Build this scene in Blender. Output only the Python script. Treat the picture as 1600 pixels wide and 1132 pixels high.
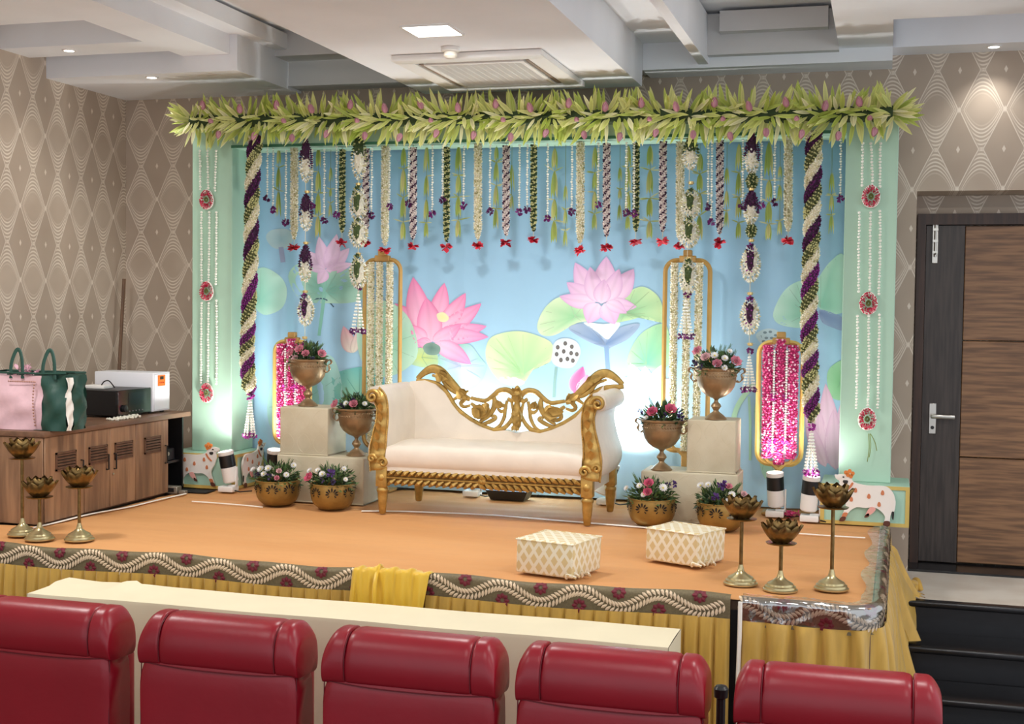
import bpy, math, random
import numpy as np
from mathutils import Vector, Matrix

for o in list(bpy.data.objects):
    bpy.data.objects.remove(o)
SC = bpy.context.scene
COL = SC.collection
random.seed(7)
RNG = np.random.default_rng(11)

# ------------------------------------------------------------------ camera
FPX = 2028.0                      # focal length in pixels of the 1600 x 1132 frame
CAMP = np.array([0.0, 0.0, 2.25])
_Y = np.array([585.0, 79.0, -FPX]); _Y /= np.linalg.norm(_Y)
_X = np.array([7055.0, -172.0, FPX]); _X -= _Y * (_X @ _Y); _X /= np.linalg.norm(_X)
_Z = np.cross(_X, _Y)
ROT = np.stack([_X, _Y, _Z])
cam = bpy.data.cameras.new('camera')
cam.sensor_fit = 'HORIZONTAL'; cam.sensor_width = 36.0
cam.lens = 36.0 * FPX / 1600.0
cam.clip_start = 0.05; cam.clip_end = 100
camo = bpy.data.objects.new('camera', cam); COL.objects.link(camo)
mw = Matrix.Identity(4)
for i in range(3):
    for j in range(3):
        mw[i][j] = ROT[i][j]
mw.translation = Vector(CAMP)
camo.matrix_world = mw
SC.camera = camo

# ------------------------------------------------------------------ exposure, world, room light
vs = SC.view_settings
vs.view_transform = 'Standard'; vs.look = 'None'; vs.gamma = 1.0; vs.use_curve_mapping = False
vs.exposure = 0.43
W = bpy.data.worlds.new('world'); SC.world = W; W.use_nodes = True
W.node_tree.nodes['Background'].inputs[0].default_value = (0.92, 0.97, 1.04, 1)
W.node_tree.nodes['Background'].inputs[1].default_value = 0.95

def area(name, loc, size, power, col=(1, 1, 1), rot=(0, 0, 0), sy=None):
    l = bpy.data.lights.new(name, 'AREA'); l.energy = power; l.color = col
    l.shape = 'RECTANGLE'; l.size = size; l.size_y = sy or size
    o = bpy.data.objects.new(name, l); o.location = loc; o.rotation_euler = rot
    COL.objects.link(o); return o
def spot(name, loc, target, power, angle=60, blend=.4, col=(1, 1, 1), radius=.03):
    l = bpy.data.lights.new(name, 'SPOT'); l.energy = power; l.color = col
    l.spot_size = math.radians(angle); l.spot_blend = blend; l.shadow_soft_size = radius
    o = bpy.data.objects.new(name, l); o.location = loc
    d = Vector(target) - Vector(loc)
    o.rotation_euler = d.to_track_quat('-Z', 'Y').to_euler()
    COL.objects.link(o); return o
# added fill lights at ceiling height over the hall, out of view
for hx, hp in ((-4.2, 38), (-2.1, 20), (0.1, 24), (2.2, 28)):
    area('hall_fill_light', (hx, 4.55, 3.72), 0.5, hp, (1, .975, .94))
for hx in (-3.2, -1.0, 1.4):
    area('hall_fill_light', (hx, 2.0, 3.72), 0.5, 14, (1, .975, .94))

# ------------------------------------------------------------------ pixel -> place helpers (1600 x 1132 frame)
def _ray(px, py):
    return ROT @ np.array([px - 800.0, 566.0 - py, -FPX])
def at(px, py, Y):
    d = _ray(px, py); p = CAMP + d * (Y / d[1]); return p
def atz(px, py, Z):
    d = _ray(px, py); p = CAMP + d * ((Z - CAMP[2]) / d[2]); return p
def atx(px, py, X):
    d = _ray(px, py); p = CAMP + d * (X / d[0]); return p

# ------------------------------------------------------------------ materials
def lin(c):
    out = []
    for v in c[:3]:
        v = v / 255.0
        out.append(v / 12.92 if v <= .04045 else ((v + .055) / 1.055) ** 2.4)
    return tuple(out)
def nn(nt, t, **kw):
    n = nt.nodes.new(t)
    for k, v in kw.items():
        setattr(n, k, v)
    return n
class NT:
    """tiny helper for math node chains"""
    def __init__(s, nt): s.nt = nt
    def m(s, op, a, b=None, c=None):
        n = s.nt.nodes.new('ShaderNodeMath'); n.operation = op
        for i, v in enumerate((a, b, c)):
            if v is None: continue
            if isinstance(v, (int, float)): n.inputs[i].default_value = v
            else: s.nt.links.new(v, n.inputs[i])
        return n.outputs[0]
    def smooth(s, x, lo, hi):
        n = s.nt.nodes.new('ShaderNodeMapRange'); n.interpolation_type = 'SMOOTHSTEP'
        s.nt.links.new(x, n.inputs[0]); n.inputs[1].default_value = lo; n.inputs[2].default_value = hi
        return n.outputs[0]
    def mix(s, fac, a, b):
        n = s.nt.nodes.new('ShaderNodeMix'); n.data_type = 'RGBA'
        for k, v in ((0, fac), (6, a), (7, b)):
            if isinstance(v, (int, float)): n.inputs[k].default_value = v
            elif isinstance(v, tuple): n.inputs[k].default_value = (*v[:3], 1)
            else: s.nt.links.new(v, n.inputs[k])
        return n.outputs[2]
MATS = {}
def mat(name, col=(200, 200, 200), rough=.55, metal=0., var=0., vscale=12., bump=0., bscale=60., coat=0.,
        sheen=0., vcol=False, emit=None, estr=1., trans=0., alpha=1., stretch=(1, 1, 1), col2=None, spec=None, sss=0., thin=0.):
    if name in MATS: return MATS[name]
    m = bpy.data.materials.new(name); m.use_nodes = True
    nt = m.node_tree; b = nt.nodes['Principled BSDF']; T = NT(nt)
    b.inputs['Roughness'].default_value = rough; b.inputs['Metallic'].default_value = metal
    b.inputs['Coat Weight'].default_value = coat; b.inputs['Sheen Weight'].default_value = sheen
    b.inputs['Transmission Weight'].default_value = trans; b.inputs['Alpha'].default_value = alpha
    if spec is not None: b.inputs['Specular IOR Level'].default_value = spec
    c = lin(col); src = None
    if vcol:
        a = nn(nt, 'ShaderNodeVertexColor'); a.layer_name = 'Col'; src = a.outputs[0]
    if var or bump or col2:
        tc = nn(nt, 'ShaderNodeTexCoord'); mp = nn(nt, 'ShaderNodeMapping')
        mp.inputs['Scale'].default_value = stretch
        nt.links.new(tc.outputs['Object'], mp.inputs[0])
    if var or col2:
        nz = nn(nt, 'ShaderNodeTexNoise'); nz.inputs['Scale'].default_value = vscale; nz.inputs['Detail'].default_value = 5
        nt.links.new(mp.outputs[0], nz.inputs[0])
        f = T.smooth(nz.outputs[0], .3, .7)
        if col2: src = T.mix(f, c, lin(col2))
        else:
            base = src if src is not None else c
            hs = nn(nt, 'ShaderNodeHueSaturation')
            v = T.m('MULTIPLY_ADD', f, 2 * var, 1 - var)
            nt.links.new(v, hs.inputs['Value'])
            if src is not None: nt.links.new(src, hs.inputs['Color'])
            else: hs.inputs['Color'].default_value = (*c, 1)
            src = hs.outputs[0]
    if src is not None: nt.links.new(src, b.inputs['Base Color'])
    else: b.inputs['Base Color'].default_value = (*c, 1)
    if bump:
        n2 = nn(nt, 'ShaderNodeTexNoise'); n2.inputs['Scale'].default_value = bscale; n2.inputs['Detail'].default_value = 4
        nt.links.new(mp.outputs[0], n2.inputs[0])
        bp = nn(nt, 'ShaderNodeBump'); bp.inputs['Strength'].default_value = bump; bp.inputs['Distance'].default_value = .01
        nt.links.new(n2.outputs[0], bp.inputs['Height']); nt.links.new(bp.outputs[0], b.inputs['Normal'])
    if emit:
        b.inputs['Emission Color'].default_value = (*lin(emit), 1); b.inputs['Emission Strength'].default_value = estr
    if thin:   # leaf / petal / fabric translucency
        out = nt.nodes['Material Output']; tr = nn(nt, 'ShaderNodeBsdfTranslucent'); mx = nn(nt, 'ShaderNodeMixShader')
        mx.inputs[0].default_value = thin
        if src is not None: nt.links.new(src, tr.inputs[0])
        else: tr.inputs[0].default_value = (*c, 1)
        nt.links.new(b.outputs[0], mx.inputs[1]); nt.links.new(tr.outputs[0], mx.inputs[2]); nt.links.new(mx.outputs[0], out.inputs[0])
    MATS[name] = m
    return m

# ------------------------------------------------------------------ mesh builder
def rotz(a):
    c, s = math.cos(a), math.sin(a); return np.array([[c, -s, 0], [s, c, 0], [0, 0, 1.]])
def rotx(a):
    c, s = math.cos(a), math.sin(a); return np.array([[1., 0, 0], [0, c, -s], [0, s, c]])
def roty(a):
    c, s = math.cos(a), math.sin(a); return np.array([[c, 0, s], [0, 1., 0], [-s, 0, c]])
class MB:
    def __init__(s): s.V = []; s.F = []; s.C = []; s.n = 0; s.hascol = False
    def add(s, V, F, col=None):
        V = np.asarray(V, float).reshape(-1, 3)
        o = s.n
        s.V.append(V); s.n += len(V)
        if isinstance(F, np.ndarray): s.F.extend((F + o).tolist())
        else: s.F.extend([[i + o for i in f] for f in F])
        if col is None: s.C.append(np.ones((len(V), 3)) * .8)
        else:
            s.hascol = True
            c = np.asarray(col, float)
            s.C.append(np.broadcast_to(c, (len(V), 3)).copy() if c.ndim == 1 else c)
        return s
    def box(s, a, b, col=None, R=None, org=(0, 0, 0)):
        x0, y0, z0 = a; x1, y1, z1 = b
        V = np.array([[x0, y0, z0], [x1, y0, z0], [x1, y1, z0], [x0, y1, z0], [x0, y0, z1], [x1, y0, z1], [x1, y1, z1], [x0, y1, z1]], float)
        if R is not None: V = V @ R.T + np.array(org)
        return s.add(V, [[0, 3, 2, 1], [4, 5, 6, 7], [0, 1, 5, 4], [1, 2, 6, 5], [2, 3, 7, 6], [3, 0, 4, 7]], col)
    def bbox(s, a, b, r=.01, seg=3, col=None, R=None, org=(0, 0, 0)):
        """box with rounded edges (superellipse style: rounded profile in plan, rounded top and bottom)"""
        x0, y0, z0 = a; x1, y1, z1 = b
        r = min(r, (x1 - x0) / 2 - 1e-5, (y1 - y0) / 2 - 1e-5, (z1 - z0) / 2 - 1e-5)
        def ring(ins, z):
            pts = []
            rr = max(r - ins, 1e-5)
            for (cx, cy, a0) in ((x1 - r, y1 - r, 0), (x0 + r, y1 - r, 90), (x0 + r, y0 + r, 180), (x1 - r, y0 + r, 270)):
                for k in range(seg + 1):
                    t = math.radians(a0 + 90 * k / seg)
                    pts.append((cx + rr * math.cos(t), cy + rr * math.sin(t), z))
            return pts
        rings = []
        for k in range(seg + 1):
            t = math.pi / 2 * k / seg
            rings.append(ring(r * (1 - math.sin(t)), z0 + r * (1 - math.cos(t))))
        for k in range(seg + 1):
            t = math.pi / 2 * (1 - k / seg)
            rings.append(ring(r * (1 - math.sin(t)), z1 - r * (1 - math.cos(t))))
        n = len(rings[0]); V = np.array([p for q in rings for p in q])
        F = [[i * n + j, i * n + (j + 1) % n, (i + 1) * n + (j + 1) % n, (i + 1) * n + j] for i in range(len(rings) - 1) for j in range(n)]
        F.append(list(range(n))[::-1]); F.append([(len(rings) - 1) * n + j for j in range(n)])
        if R is not None: V = V @ R.T + np.array(org)
        return s.add(V, F, col)
    def lathe(s, prof, c=(0, 0, 0), n=24, col=None, R=None, flute=None, caps=True):
        V = []
        for i, (r, z) in enumerate(prof):
            for k in range(n):
                t = 2 * math.pi * k / n
                rr = r
                if flute and flute[1] <= z <= flute[2]: rr = r * (1 + flute[3] * (1 if k % flute[0] else -1))
                V.append((rr * math.cos(t), rr * math.sin(t), z))
        F = [[i * n + k, i * n + (k + 1) % n, (i + 1) * n + (k + 1) % n, (i + 1) * n + k] for i in range(len(prof) - 1) for k in range(n)]
        if caps:
            F.append(list(range(n))[::-1]); F.append([(len(prof) - 1) * n + k for k in range(n)])
        V = np.array(V)
        if R is not None: V = V @ R.T
        return s.add(V + np.array(c), F, col)
    def tube(s, path, r, n=8, closed=False, col=None, flat=1.0, up=(0, 1, 0)):
        P = np.asarray(path, float); m = len(P)
        rs = np.broadcast_to(np.asarray(r, float), (m,))
        T = np.zeros_like(P)
        if closed: T = np.roll(P, -1, 0) - np.roll(P, 1, 0)
        else:
            T[1:-1] = P[2:] - P[:-2]; T[0] = P[1] - P[0]; T[-1] = P[-1] - P[-2]
        T /= np.linalg.norm(T, axis=1)[:, None] + 1e-12
        u = np.array(up, float); V = []
        for i in range(m):
            a = np.cross(T[i], u)
            if np.linalg.norm(a) < 1e-3: a = np.cross(T[i], np.array([1., 0.1, 0]))
            a /= np.linalg.norm(a); b = np.cross(a, T[i])
            for k in range(n):
                t = 2 * math.pi * k / n
                V.append(P[i] + rs[i] * (math.cos(t) * a + math.sin(t) * b * flat))
        F = []
        for i in range(m if closed else m - 1):
            j = (i + 1) % m
            for k in range(n):
                F.append([i * n + k, i * n + (k + 1) % n, j * n + (k + 1) % n, j * n + k])
        if not closed:
            F.append(list(range(n))[::-1]); F.append([(m - 1) * n + k for k in range(n)])
        return s.add(V, F, col)
    def prism(s, poly, y0, y1, col=None, R=None, org=(0, 0, 0)):
        """polygon in XZ extruded along Y"""
        n = len(poly)
        V = np.array([(p[0], y0, p[1]) for p in poly] + [(p[0], y1, p[1]) for p in poly])
        F = [list(range(n)), [n + k for k in range(n)][::-1]] + [[k, n + k, n + (k + 1) % n, (k + 1) % n] for k in range(n)]
        if R is not None: V = V @ R.T + np.array(org)
        return s.add(V, F, col)
    def grid(s, P, col=None, closeu=False):
        P = np.asarray(P, float); a, b = P.shape[:2]
        F = []
        for i in range(a if closeu else a - 1):
            for j in range(b - 1):
                i2 = (i + 1) % a
                F.append([i * b + j, i2 * b + j, i2 * b + j + 1, i * b + j + 1])
        if col is not None and np.asarray(col).ndim == 3: col = np.asarray(col).reshape(-1, 3)
        return s.add(P.reshape(-1, 3), F, col)
    def scatter(s, tmpl, pos, mats, scale=1., cols=None):
        tv, tf = tmpl
        pos = np.asarray(pos, float); n = len(pos)
        if n == 0: return s
        sc = np.broadcast_to(np.asarray(scale, float), (n,))
        V = np.einsum('nij,kj->nki', mats, tv) * sc[:, None, None] + pos[:, None, :]
        k = len(tv)
        F = []
        for i in range(n):
            F.extend([[a + i * k for a in f] for f in tf])
        c = None
        if cols is not None:
            c = np.repeat(np.asarray(cols, float).reshape(-1, 3) if np.asarray(cols).ndim == 2 else np.tile(np.asarray(cols, float), (n, 1)), k, axis=0)
        return s.add(V.reshape(-1, 3), F, c)
    def build(s, name, m, parent=None, smooth=True, org=None, angle=40):
        me = bpy.data.meshes.new(name)
        V = np.concatenate(s.V) if s.V else np.zeros((0, 3))
        if org is not None: V = V - np.asarray(org, float)
        me.from_pydata(V.tolist(), [], s.F)
        if s.hascol:
            ca = me.color_attributes.new('Col', 'FLOAT_COLOR', 'POINT')
            C = np.ones((len(V), 4), np.float32); C[:, :3] = np.concatenate(s.C)
            ca.data.foreach_set('color', C.ravel())
        if isinstance(m, (list, tuple)):
            for x in m: me.materials.append(x)
        else: me.materials.append(m)
        if smooth:
            me.polygons.foreach_set('use_smooth', [True] * len(me.polygons))
            if angle < 180:
                me.set_sharp_from_angle(angle=math.radians(angle))
        me.update()
        o = bpy.data.objects.new(name, me); COL.objects.link(o)
        if parent is not None: o.parent = parent
        return o
def frames(D, up=None, roll=None):
    """n direction vectors -> n matrices whose Y axis is the direction"""
    D = np.asarray(D, float); D = D / (np.linalg.norm(D, axis=1)[:, None] + 1e-12)
    n = len(D)
    U = np.tile(np.array([0, 0, 1.]), (n, 1)) if up is None else np.broadcast_to(np.asarray(up, float), (n, 3))
    X = np.cross(D, U); l = np.linalg.norm(X, axis=1)
    bad = l < 1e-3; X[bad] = np.array([1., 0, 0]); X /= np.linalg.norm(X, axis=1)[:, None]
    Z = np.cross(X, D)
    if roll is not None:
        c, q = np.cos(roll)[:, None], np.sin(roll)[:, None]
        X, Z = c * X + q * Z, c * Z - q * X
    return np.stack([X, D, Z], axis=2)
def ico():
    t = (1 + 5 ** .5) / 2
    v = np.array([(-1, t, 0), (1, t, 0), (-1, -t, 0), (1, -t, 0), (0, -1, t), (0, 1, t), (0, -1, -t), (0, 1, -t), (t, 0, -1), (t, 0, 1), (-t, 0, -1), (-t, 0, 1)], float)
    v /= np.linalg.norm(v[0])
    f = [(0, 11, 5), (0, 5, 1), (0, 1, 7), (0, 7, 10), (0, 10, 11), (1, 5, 9), (5, 11, 4), (11, 10, 2), (10, 7, 6), (7, 1, 8), (3, 9, 4), (3, 4, 2), (3, 2, 6), (3, 6, 8), (3, 8, 9), (4, 9, 5), (2, 4, 11), (6, 2, 10), (8, 6, 7), (9, 8, 1)]
    return v, f
ICO = ico()
OCT = (np.array([(1, 0, 0), (-1, 0, 0), (0, 1, 0), (0, -1, 0), (0, 0, 1), (0, 0, -1)], float),
       [(0, 2, 4), (2, 1, 4), (1, 3, 4), (3, 0, 4), (2, 0, 5), (1, 2, 5), (3, 1, 5), (0, 3, 5)])
# folded leaf, length 1 along Y, width ~.28
LEAF = (np.array([(0, 0, 0), (-.10, .28, .03), (0, .30, -.02), (.10, .28, .03), (-.13, .55, .03), (0, .58, -.03), (.13, .55, .03), (0, 1., .02)], float),
        [(0, 2, 1), (0, 3, 2), (1, 2, 5, 4), (2, 3, 6, 5), (4, 5, 7), (5, 6, 7)])
# cupped petal, length 1, width ~.8
PETAL = (np.array([(0, 0, 0), (-.28, .35, .10), (0, .35, 0), (.28, .35, .10), (-.36, .7, .16), (0, .72, .03), (.36, .7, .16), (0, 1., .16)], float),
         [(0, 2, 1), (0, 3, 2), (1, 2, 5, 4), (2, 3, 6, 5), (4, 5, 7), (5, 6, 7)])
def spline(pts, n=8, closed=False):
    P = np.asarray(pts, float); out = []
    m = len(P)
    for i in range(m if closed else m - 1):
        if closed: p0, p1, p2, p3 = P[(i - 1) % m], P[i], P[(i + 1) % m], P[(i + 2) % m]
        else: p0, p1, p2, p3 = P[max(i - 1, 0)], P[i], P[i + 1], P[min(i + 2, m - 1)]
        for k in range(n):
            t = k / n
            out.append(.5 * ((2 * p1) + (p2 - p0) * t + (2 * p0 - 5 * p1 + 4 * p2 - p3) * t * t + (3 * p1 - p0 - 3 * p2 + p3) * t ** 3))
    if not closed: out.append(P[-1])
    return np.array(out)
ORD = ['first', 'second', 'third', 'fourth', 'fifth', 'sixth', 'seventh', 'eighth', 'ninth', 'tenth', 'eleventh', 'twelfth', 'thirteenth',
       'fourteenth', 'fifteenth', 'sixteenth', 'seventeenth', 'eighteenth', 'nineteenth', 'twentieth', 'twenty-first', 'twenty-second', 'twenty-third',
       'twenty-fourth', 'twenty-fifth', 'twenty-sixth', 'twenty-seventh', 'twenty-eighth', 'twenty-ninth', 'thirtieth']
def tag(o, label=None, cat=None, group=None, kind=None):
    if label: o['label'] = label
    if cat: o['category'] = cat
    if group: o['group'] = group
    if kind: o['kind'] = kind
    return o
def thing(name, loc, label, cat, group=None, rz=0.):
    o = bpy.data.objects.new(name, None); o.empty_display_size = .05
    o.location = loc; o.rotation_euler = (0, 0, rz); COL.objects.link(o)
    return tag(o, label, cat, group)
def dup(o, parent=None):
    c = o.copy(); COL.objects.link(c); c.parent = parent
    for ch in list(o.children): dup(ch, c)
    return c
def struct(name, mb, m, **k):
    return tag(mb.build(name, m, **k), kind='structure')
def vary(col, n, dv=.12, rng=RNG):
    c = np.array(lin(col)); return np.clip(c * (1 + rng.uniform(-dv, dv, (n, 1))) , 0, 1)
# ================================================================== room shell
YW, XL, ZC, ZL, ZS = 8.15, -5.217, 3.78, 0.68, 1.05     # back wall, left wall, ceiling ribs, landing, stage top
def wallpaper(name, axis, off, zoff, pu, pv):
    m = bpy.data.materials.new(name); m.use_nodes = True
    nt = m.node_tree; T = NT(nt); b = nt.nodes['Principled BSDF']
    tc = nn(nt, 'ShaderNodeTexCoord'); sp = nn(nt, 'ShaderNodeSeparateXYZ'); nt.links.new(tc.outputs['Object'], sp.inputs[0])
    a = sp.outputs[axis]; z = sp.outputs[2]
    u = T.m('SUBTRACT', T.m('FRACT', T.m('ADD', T.m('DIVIDE', T.m('SUBTRACT', a, off), pu), 20.5)), .5)      # neck column at u = 0
    v = T.m('SUBTRACT', T.m('FRACT', T.m('ADD', T.m('DIVIDE', T.m('SUBTRACT', z, zoff), pv), 20.0)), .5)     # necks at v = +-.5
    au, av = T.m('ABSOLUTE', u), T.m('ABSOLUTE', v)
    # curved ogee outline: half width of the lozenge at height v
    hw = T.m('MULTIPLY_ADD', T.m('POWER', T.m('SUBTRACT', 1.0, T.m('MULTIPLY', av, 2.0)), .95), .44, .045)
    edge = T.m('ABSOLUTE', T.m('SUBTRACT', au, hw))
    line = T.m('SUBTRACT', 1.0, T.smooth(edge, .004, .02))
    inside = T.smooth(T.m('SUBTRACT', hw, au), 0.0, .03)
    fan = T.m('ADD', av, T.m('MULTIPLY', T.m('MULTIPLY', u, u), 1.6))
    st = T.m('SINE', T.m('MULTIPLY', fan, 2 * math.pi * 21))
    stripe = T.m('MULTIPLY', T.smooth(st, -.1, .5), inside)
    stripe = T.m('MULTIPLY', stripe, T.smooth(fan, .17, .26))
    stripe = T.m('MULTIPLY', stripe, T.smooth(T.m('ADD', u, T.m('MULTIPLY', hw, .9)), -.02, .06))
    # small lozenge between the columns at neck height
    lu = T.m('SUBTRACT', .5, au); lv = T.m('SUBTRACT', .5, av)
    loz = T.m('SUBTRACT', 1.0, T.smooth(T.m('ADD', T.m('MULTIPLY', lu, 12.), T.m('MULTIPLY', lv, 11.)), .4, .6))
    neck = T.m('MULTIPLY', T.m('SUBTRACT', 1.0, T.smooth(T.m('SUBTRACT', .5, av), .01, .035)), T.m('SUBTRACT', 1.0, T.smooth(au, .05, .1)))
    star = T.m('SUBTRACT', 1.0, T.smooth(T.m('ADD', T.m('MULTIPLY', lu, 14.), T.m('MULTIPLY', av, 16.)), .4, .9))
    k = T.m('MAXIMUM', T.m('MAXIMUM', line, T.m('MULTIPLY', stripe, .9)), T.m('MAXIMUM', loz, T.m('MAXIMUM', star, T.m('MULTIPLY', neck, .35))))
    nz = nn(nt, 'ShaderNodeTexNoise'); nz.inputs['Scale'].default_value = 3.0; nt.links.new(tc.outputs['Object'], nz.inputs[0])
    base = T.mix(T.smooth(nz.outputs[0], .3, .7), lin((186, 168, 150)), lin((198, 181, 163)))
    # darker satin lozenges alternate with the striped ones
    base = T.mix(T.m('MULTIPLY', T.m('SUBTRACT', 1.0, inside), .35), base, lin((164, 145, 128)))
    c = T.mix(T.m('MULTIPLY', k, .8), base, lin((240, 228, 212)))
    nt.links.new(c, b.inputs['Base Color'])
    r = T.m('SUBTRACT', .62, T.m('MULTIPLY', k, .18)); nt.links.new(r, b.inputs['Roughness'])
    return m
_n0, _n1, _n2 = at(1464.7, 111.5, YW), at(1536, 109, YW), at(1463, 234.6, YW)
PU, PV = _n1[0] - _n0[0], _n0[2] - _n2[2]
wp_back = wallpaper('wallpaper_back', 0, _n0[0], _n0[2] , PU, PV)
wp_niche = wallpaper('wallpaper_niche', 0, at(1458, 333, 8.5)[0], at(1458, 333, 8.5)[2], PU, PV)
_l0 = atx(70.9, 212.6, XL)
wp_left = wallpaper('wallpaper_left', 1, _l0[1] + PU / 2, _l0[2] + PV / 2, PU, PV)
white = mat('ceiling_paint', (244, 246, 250), .7, var=.02, vscale=3)
grey = mat('ceiling_recess_shade', (214, 213, 212), .75, var=.02, vscale=3)  # darker copy of the ceiling white; recess shade put into the colour

mb = MB()
mb.box((-9, -3, -.1), (6, 8.6, 0))
struct('floor', mb, mat('hall_floor', (92, 80, 72), .35, var=.08, vscale=5), smooth=False)
NX0, NX1, NZ = at(1433, 299, YW)[0], 1.75, at(1433, 299, YW)[2]
mb = MB()
mb.box((XL, YW, 0), (NX0, YW + .5, 4.1)); mb.box((NX0, YW, NZ), (NX1, YW + .5, 4.1)); mb.box((NX1, YW, 0), (4.2, YW + .5, 4.1))
struct('wall_back', mb, wp_back, smooth=False)
mb = MB(); mb.box((NX0, 8.5, ZL), (NX1, 8.6, NZ)); struct('wall_niche', mb, wp_niche, smooth=False)
mb = MB(); mb.box((XL - .2, -1, 0), (XL, YW + .5, 4.1)); struct('wall_left', mb, wp_left, smooth=False)

# ---- ceiling: slab, ribs with coffers, dropped panel over the stage, soffit along the back wall
mb = MB(); mb.box((XL, -3, 4.02), (4.2, YW, 4.12)); struct('ceiling', mb, white, smooth=False)
def ribs(name, boxes, m):
    for i, (a, b) in enumerate(boxes):
        mb = MB(); mb.box(a, b); struct(name if i == 0 else name + '.%03d' % i, mb, m, smooth=False)
CLX = -3.97
boxes = [((XL, 5.3, ZC), (-4.23, 6.2, 4.02)), ((XL, 6.78, ZC), (-4.23, 7.07, 4.02)),
         ((-4.23, -3, ZC), (CLX, 8.15, 4.02)),
         ((XL, -3, ZC), (-4.23, 2.2, 4.02)), ((XL, 3.4, ZC), (-4.23, 4.2, 4.02)),
         ((-1.46, -3, ZC + .08), (-1.12, 8.0, 4.02)),                      # strip right of the dropped panel
         ((-.30, -3, ZC), (0.0, YW, 4.02)), ((0, 7.9, ZC), (4.2, YW, 4.02)), ((0, 6.0, ZC), (4.2, 7.15, 4.02)),
         ((-1.12, 4.0, ZC), (-.30, 5.0, 4.02)), ((0, 2.5, ZC), (4.2, 3.6, 4.02)), ((0, 0, ZC), (4.2, .8, 4.02))]
ribs('trim_1', boxes, white)
mb = MB(); mb.box((-1.12, -3, 3.72), (-1.06, 8.0, 4.0)); struct('trim_2', mb, white, smooth=False)       # downstand by the right coffer
mb = MB(); mb.box((-1.46, 7.87, 3.70), (0.0, YW, 4.02)); struct('trim_3', mb, white, smooth=False)       # soffit at the back wall, right
mb = MB(); mb.box((XL, 7.24, 3.68), (-3.86, YW, 4.02)); struct('trim_4', mb, white, smooth=False)        # soffit at the back wall, left
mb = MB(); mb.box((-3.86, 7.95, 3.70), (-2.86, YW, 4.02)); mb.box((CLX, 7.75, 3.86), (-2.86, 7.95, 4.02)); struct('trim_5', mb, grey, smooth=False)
mb = MB(); mb.box((CLX, -3, ZC), (CLX + .06, 7.75, 4.0)); mb.box((CLX + .06, -3, 3.90), (CLX + .2, 7.75, 4.0)); struct('trim_6', mb, white, smooth=False)
mb = MB(); mb.box((-2.86, -3, 3.6), (-1.46, 7.86, 3.88)); struct('trim_7', mb, white, smooth=False)      # dropped panel
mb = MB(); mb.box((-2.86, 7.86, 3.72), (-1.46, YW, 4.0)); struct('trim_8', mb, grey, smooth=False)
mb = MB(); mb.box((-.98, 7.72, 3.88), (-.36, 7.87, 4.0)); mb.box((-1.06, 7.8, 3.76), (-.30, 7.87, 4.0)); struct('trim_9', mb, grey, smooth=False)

# ---- door in its niche
dk = mat('door_dark_wood', (72, 62, 57), .42, col2=(50, 42, 39), vscale=6, stretch=(9, 9, .6), bump=.08, bscale=40)
fr = mat('door_frame_wood', (70, 47, 36), .45, col2=(50, 34, 27), vscale=6, stretch=(9, 9, .6))
wd = mat('door_panel_wood', (156, 114, 79), .42, col2=(108, 76, 52), vscale=5, stretch=(.8, 8, 12), bump=.05, bscale=30)
steel = mat('brushed_steel', (190, 186, 178), .28, 1.)
YD = 8.5
p = lambda x, y: at(x, y, YD - .06)
door = bpy.data.objects.new('door_1', None); door.location = (p(1434, 335)[0], YD, ZL); COL.objects.link(door); tag(door, kind='structure')
dorg = door.location
fx0, fx1, fz = p(1434, 335)[0], NX1 - .03, p(1434, 335)[2]
lx0, lz = p(1447, 352)[0], p(1447, 352)[2]
mb = MB(); mb.box((fx0, YD - .1, ZL), (lx0, YD, fz)); mb.box((lx0, YD - .1, lz), (fx1, YD, fz)); mb.box((fx1 - .06, YD - .1, ZL), (fx1, YD, lz))
mb.build('door_frame', fr, door, org=dorg, smooth=False)
sx = p(1508, 352)[0]
mb = MB(); mb.box((lx0 + .004, YD - .07, ZL + .02), (sx, YD - .02, lz - .004)); mb.build('door_stile', dk, door, org=dorg, smooth=False)
zz = [lz - .004, p(1540, 533)[2], p(1540, 716)[2], ZL + .02]
for i in range(3):
    mb = MB(); mb.bbox((sx + .003, YD - .068, zz[i + 1] + .003), (fx1 - .065, YD - .02, zz[i] - .003), .004, 1)
    mb.build('door_panel', wd, door, org=dorg, angle=30)
h = p(1457, 650)
mb = MB(); mb.bbox((h[0] - .022, YD - .079, p(1457, 678)[2]), (h[0] + .022, YD - .07, p(1457, 630)[2]), .003, 1)
hd = mb.build('handle_plate', steel, door, org=dorg)
hz = p(1460, 650)[2]
mb = MB(); mb.tube([(h[0], YD - .075, hz), (h[0], YD - .125, hz)], .011, 10); mb.bbox((h[0] - .012, YD - .135, hz - .013), (h[0] + .13, YD - .115, hz + .012), .006, 2)
mb.build('handle_lever', steel, hd, org=dorg)
mb = MB(); mb.lathe([(.011, 0), (.011, .004)], (h[0], YD - .08, p(1457, 668)[2]), 12, R=rotx(math.pi / 2)); mb.build('keyhole', mat('black_plastic', (22, 22, 24), .35), hd, org=dorg)
b0, b1 = p(1462, 346), p(1462, 412)
mb = MB(); mb.bbox((b0[0] - .018, YD - .078, b1[2]), (b0[0] + .018, YD - .069, b0[2]), .003, 1); bo = mb.build('bolt_plate', steel, door, org=dorg)
mb = MB(); mb.tube([(b0[0], YD - .085, b1[2] + .04), (b0[0], YD - .085, b0[2] + .02)], .008, 8); mb.tube([(b0[0], YD - .085, b1[2] + .06), (b0[0] + .01, YD - .12, b1[2] + .055)], .006, 8)
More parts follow.
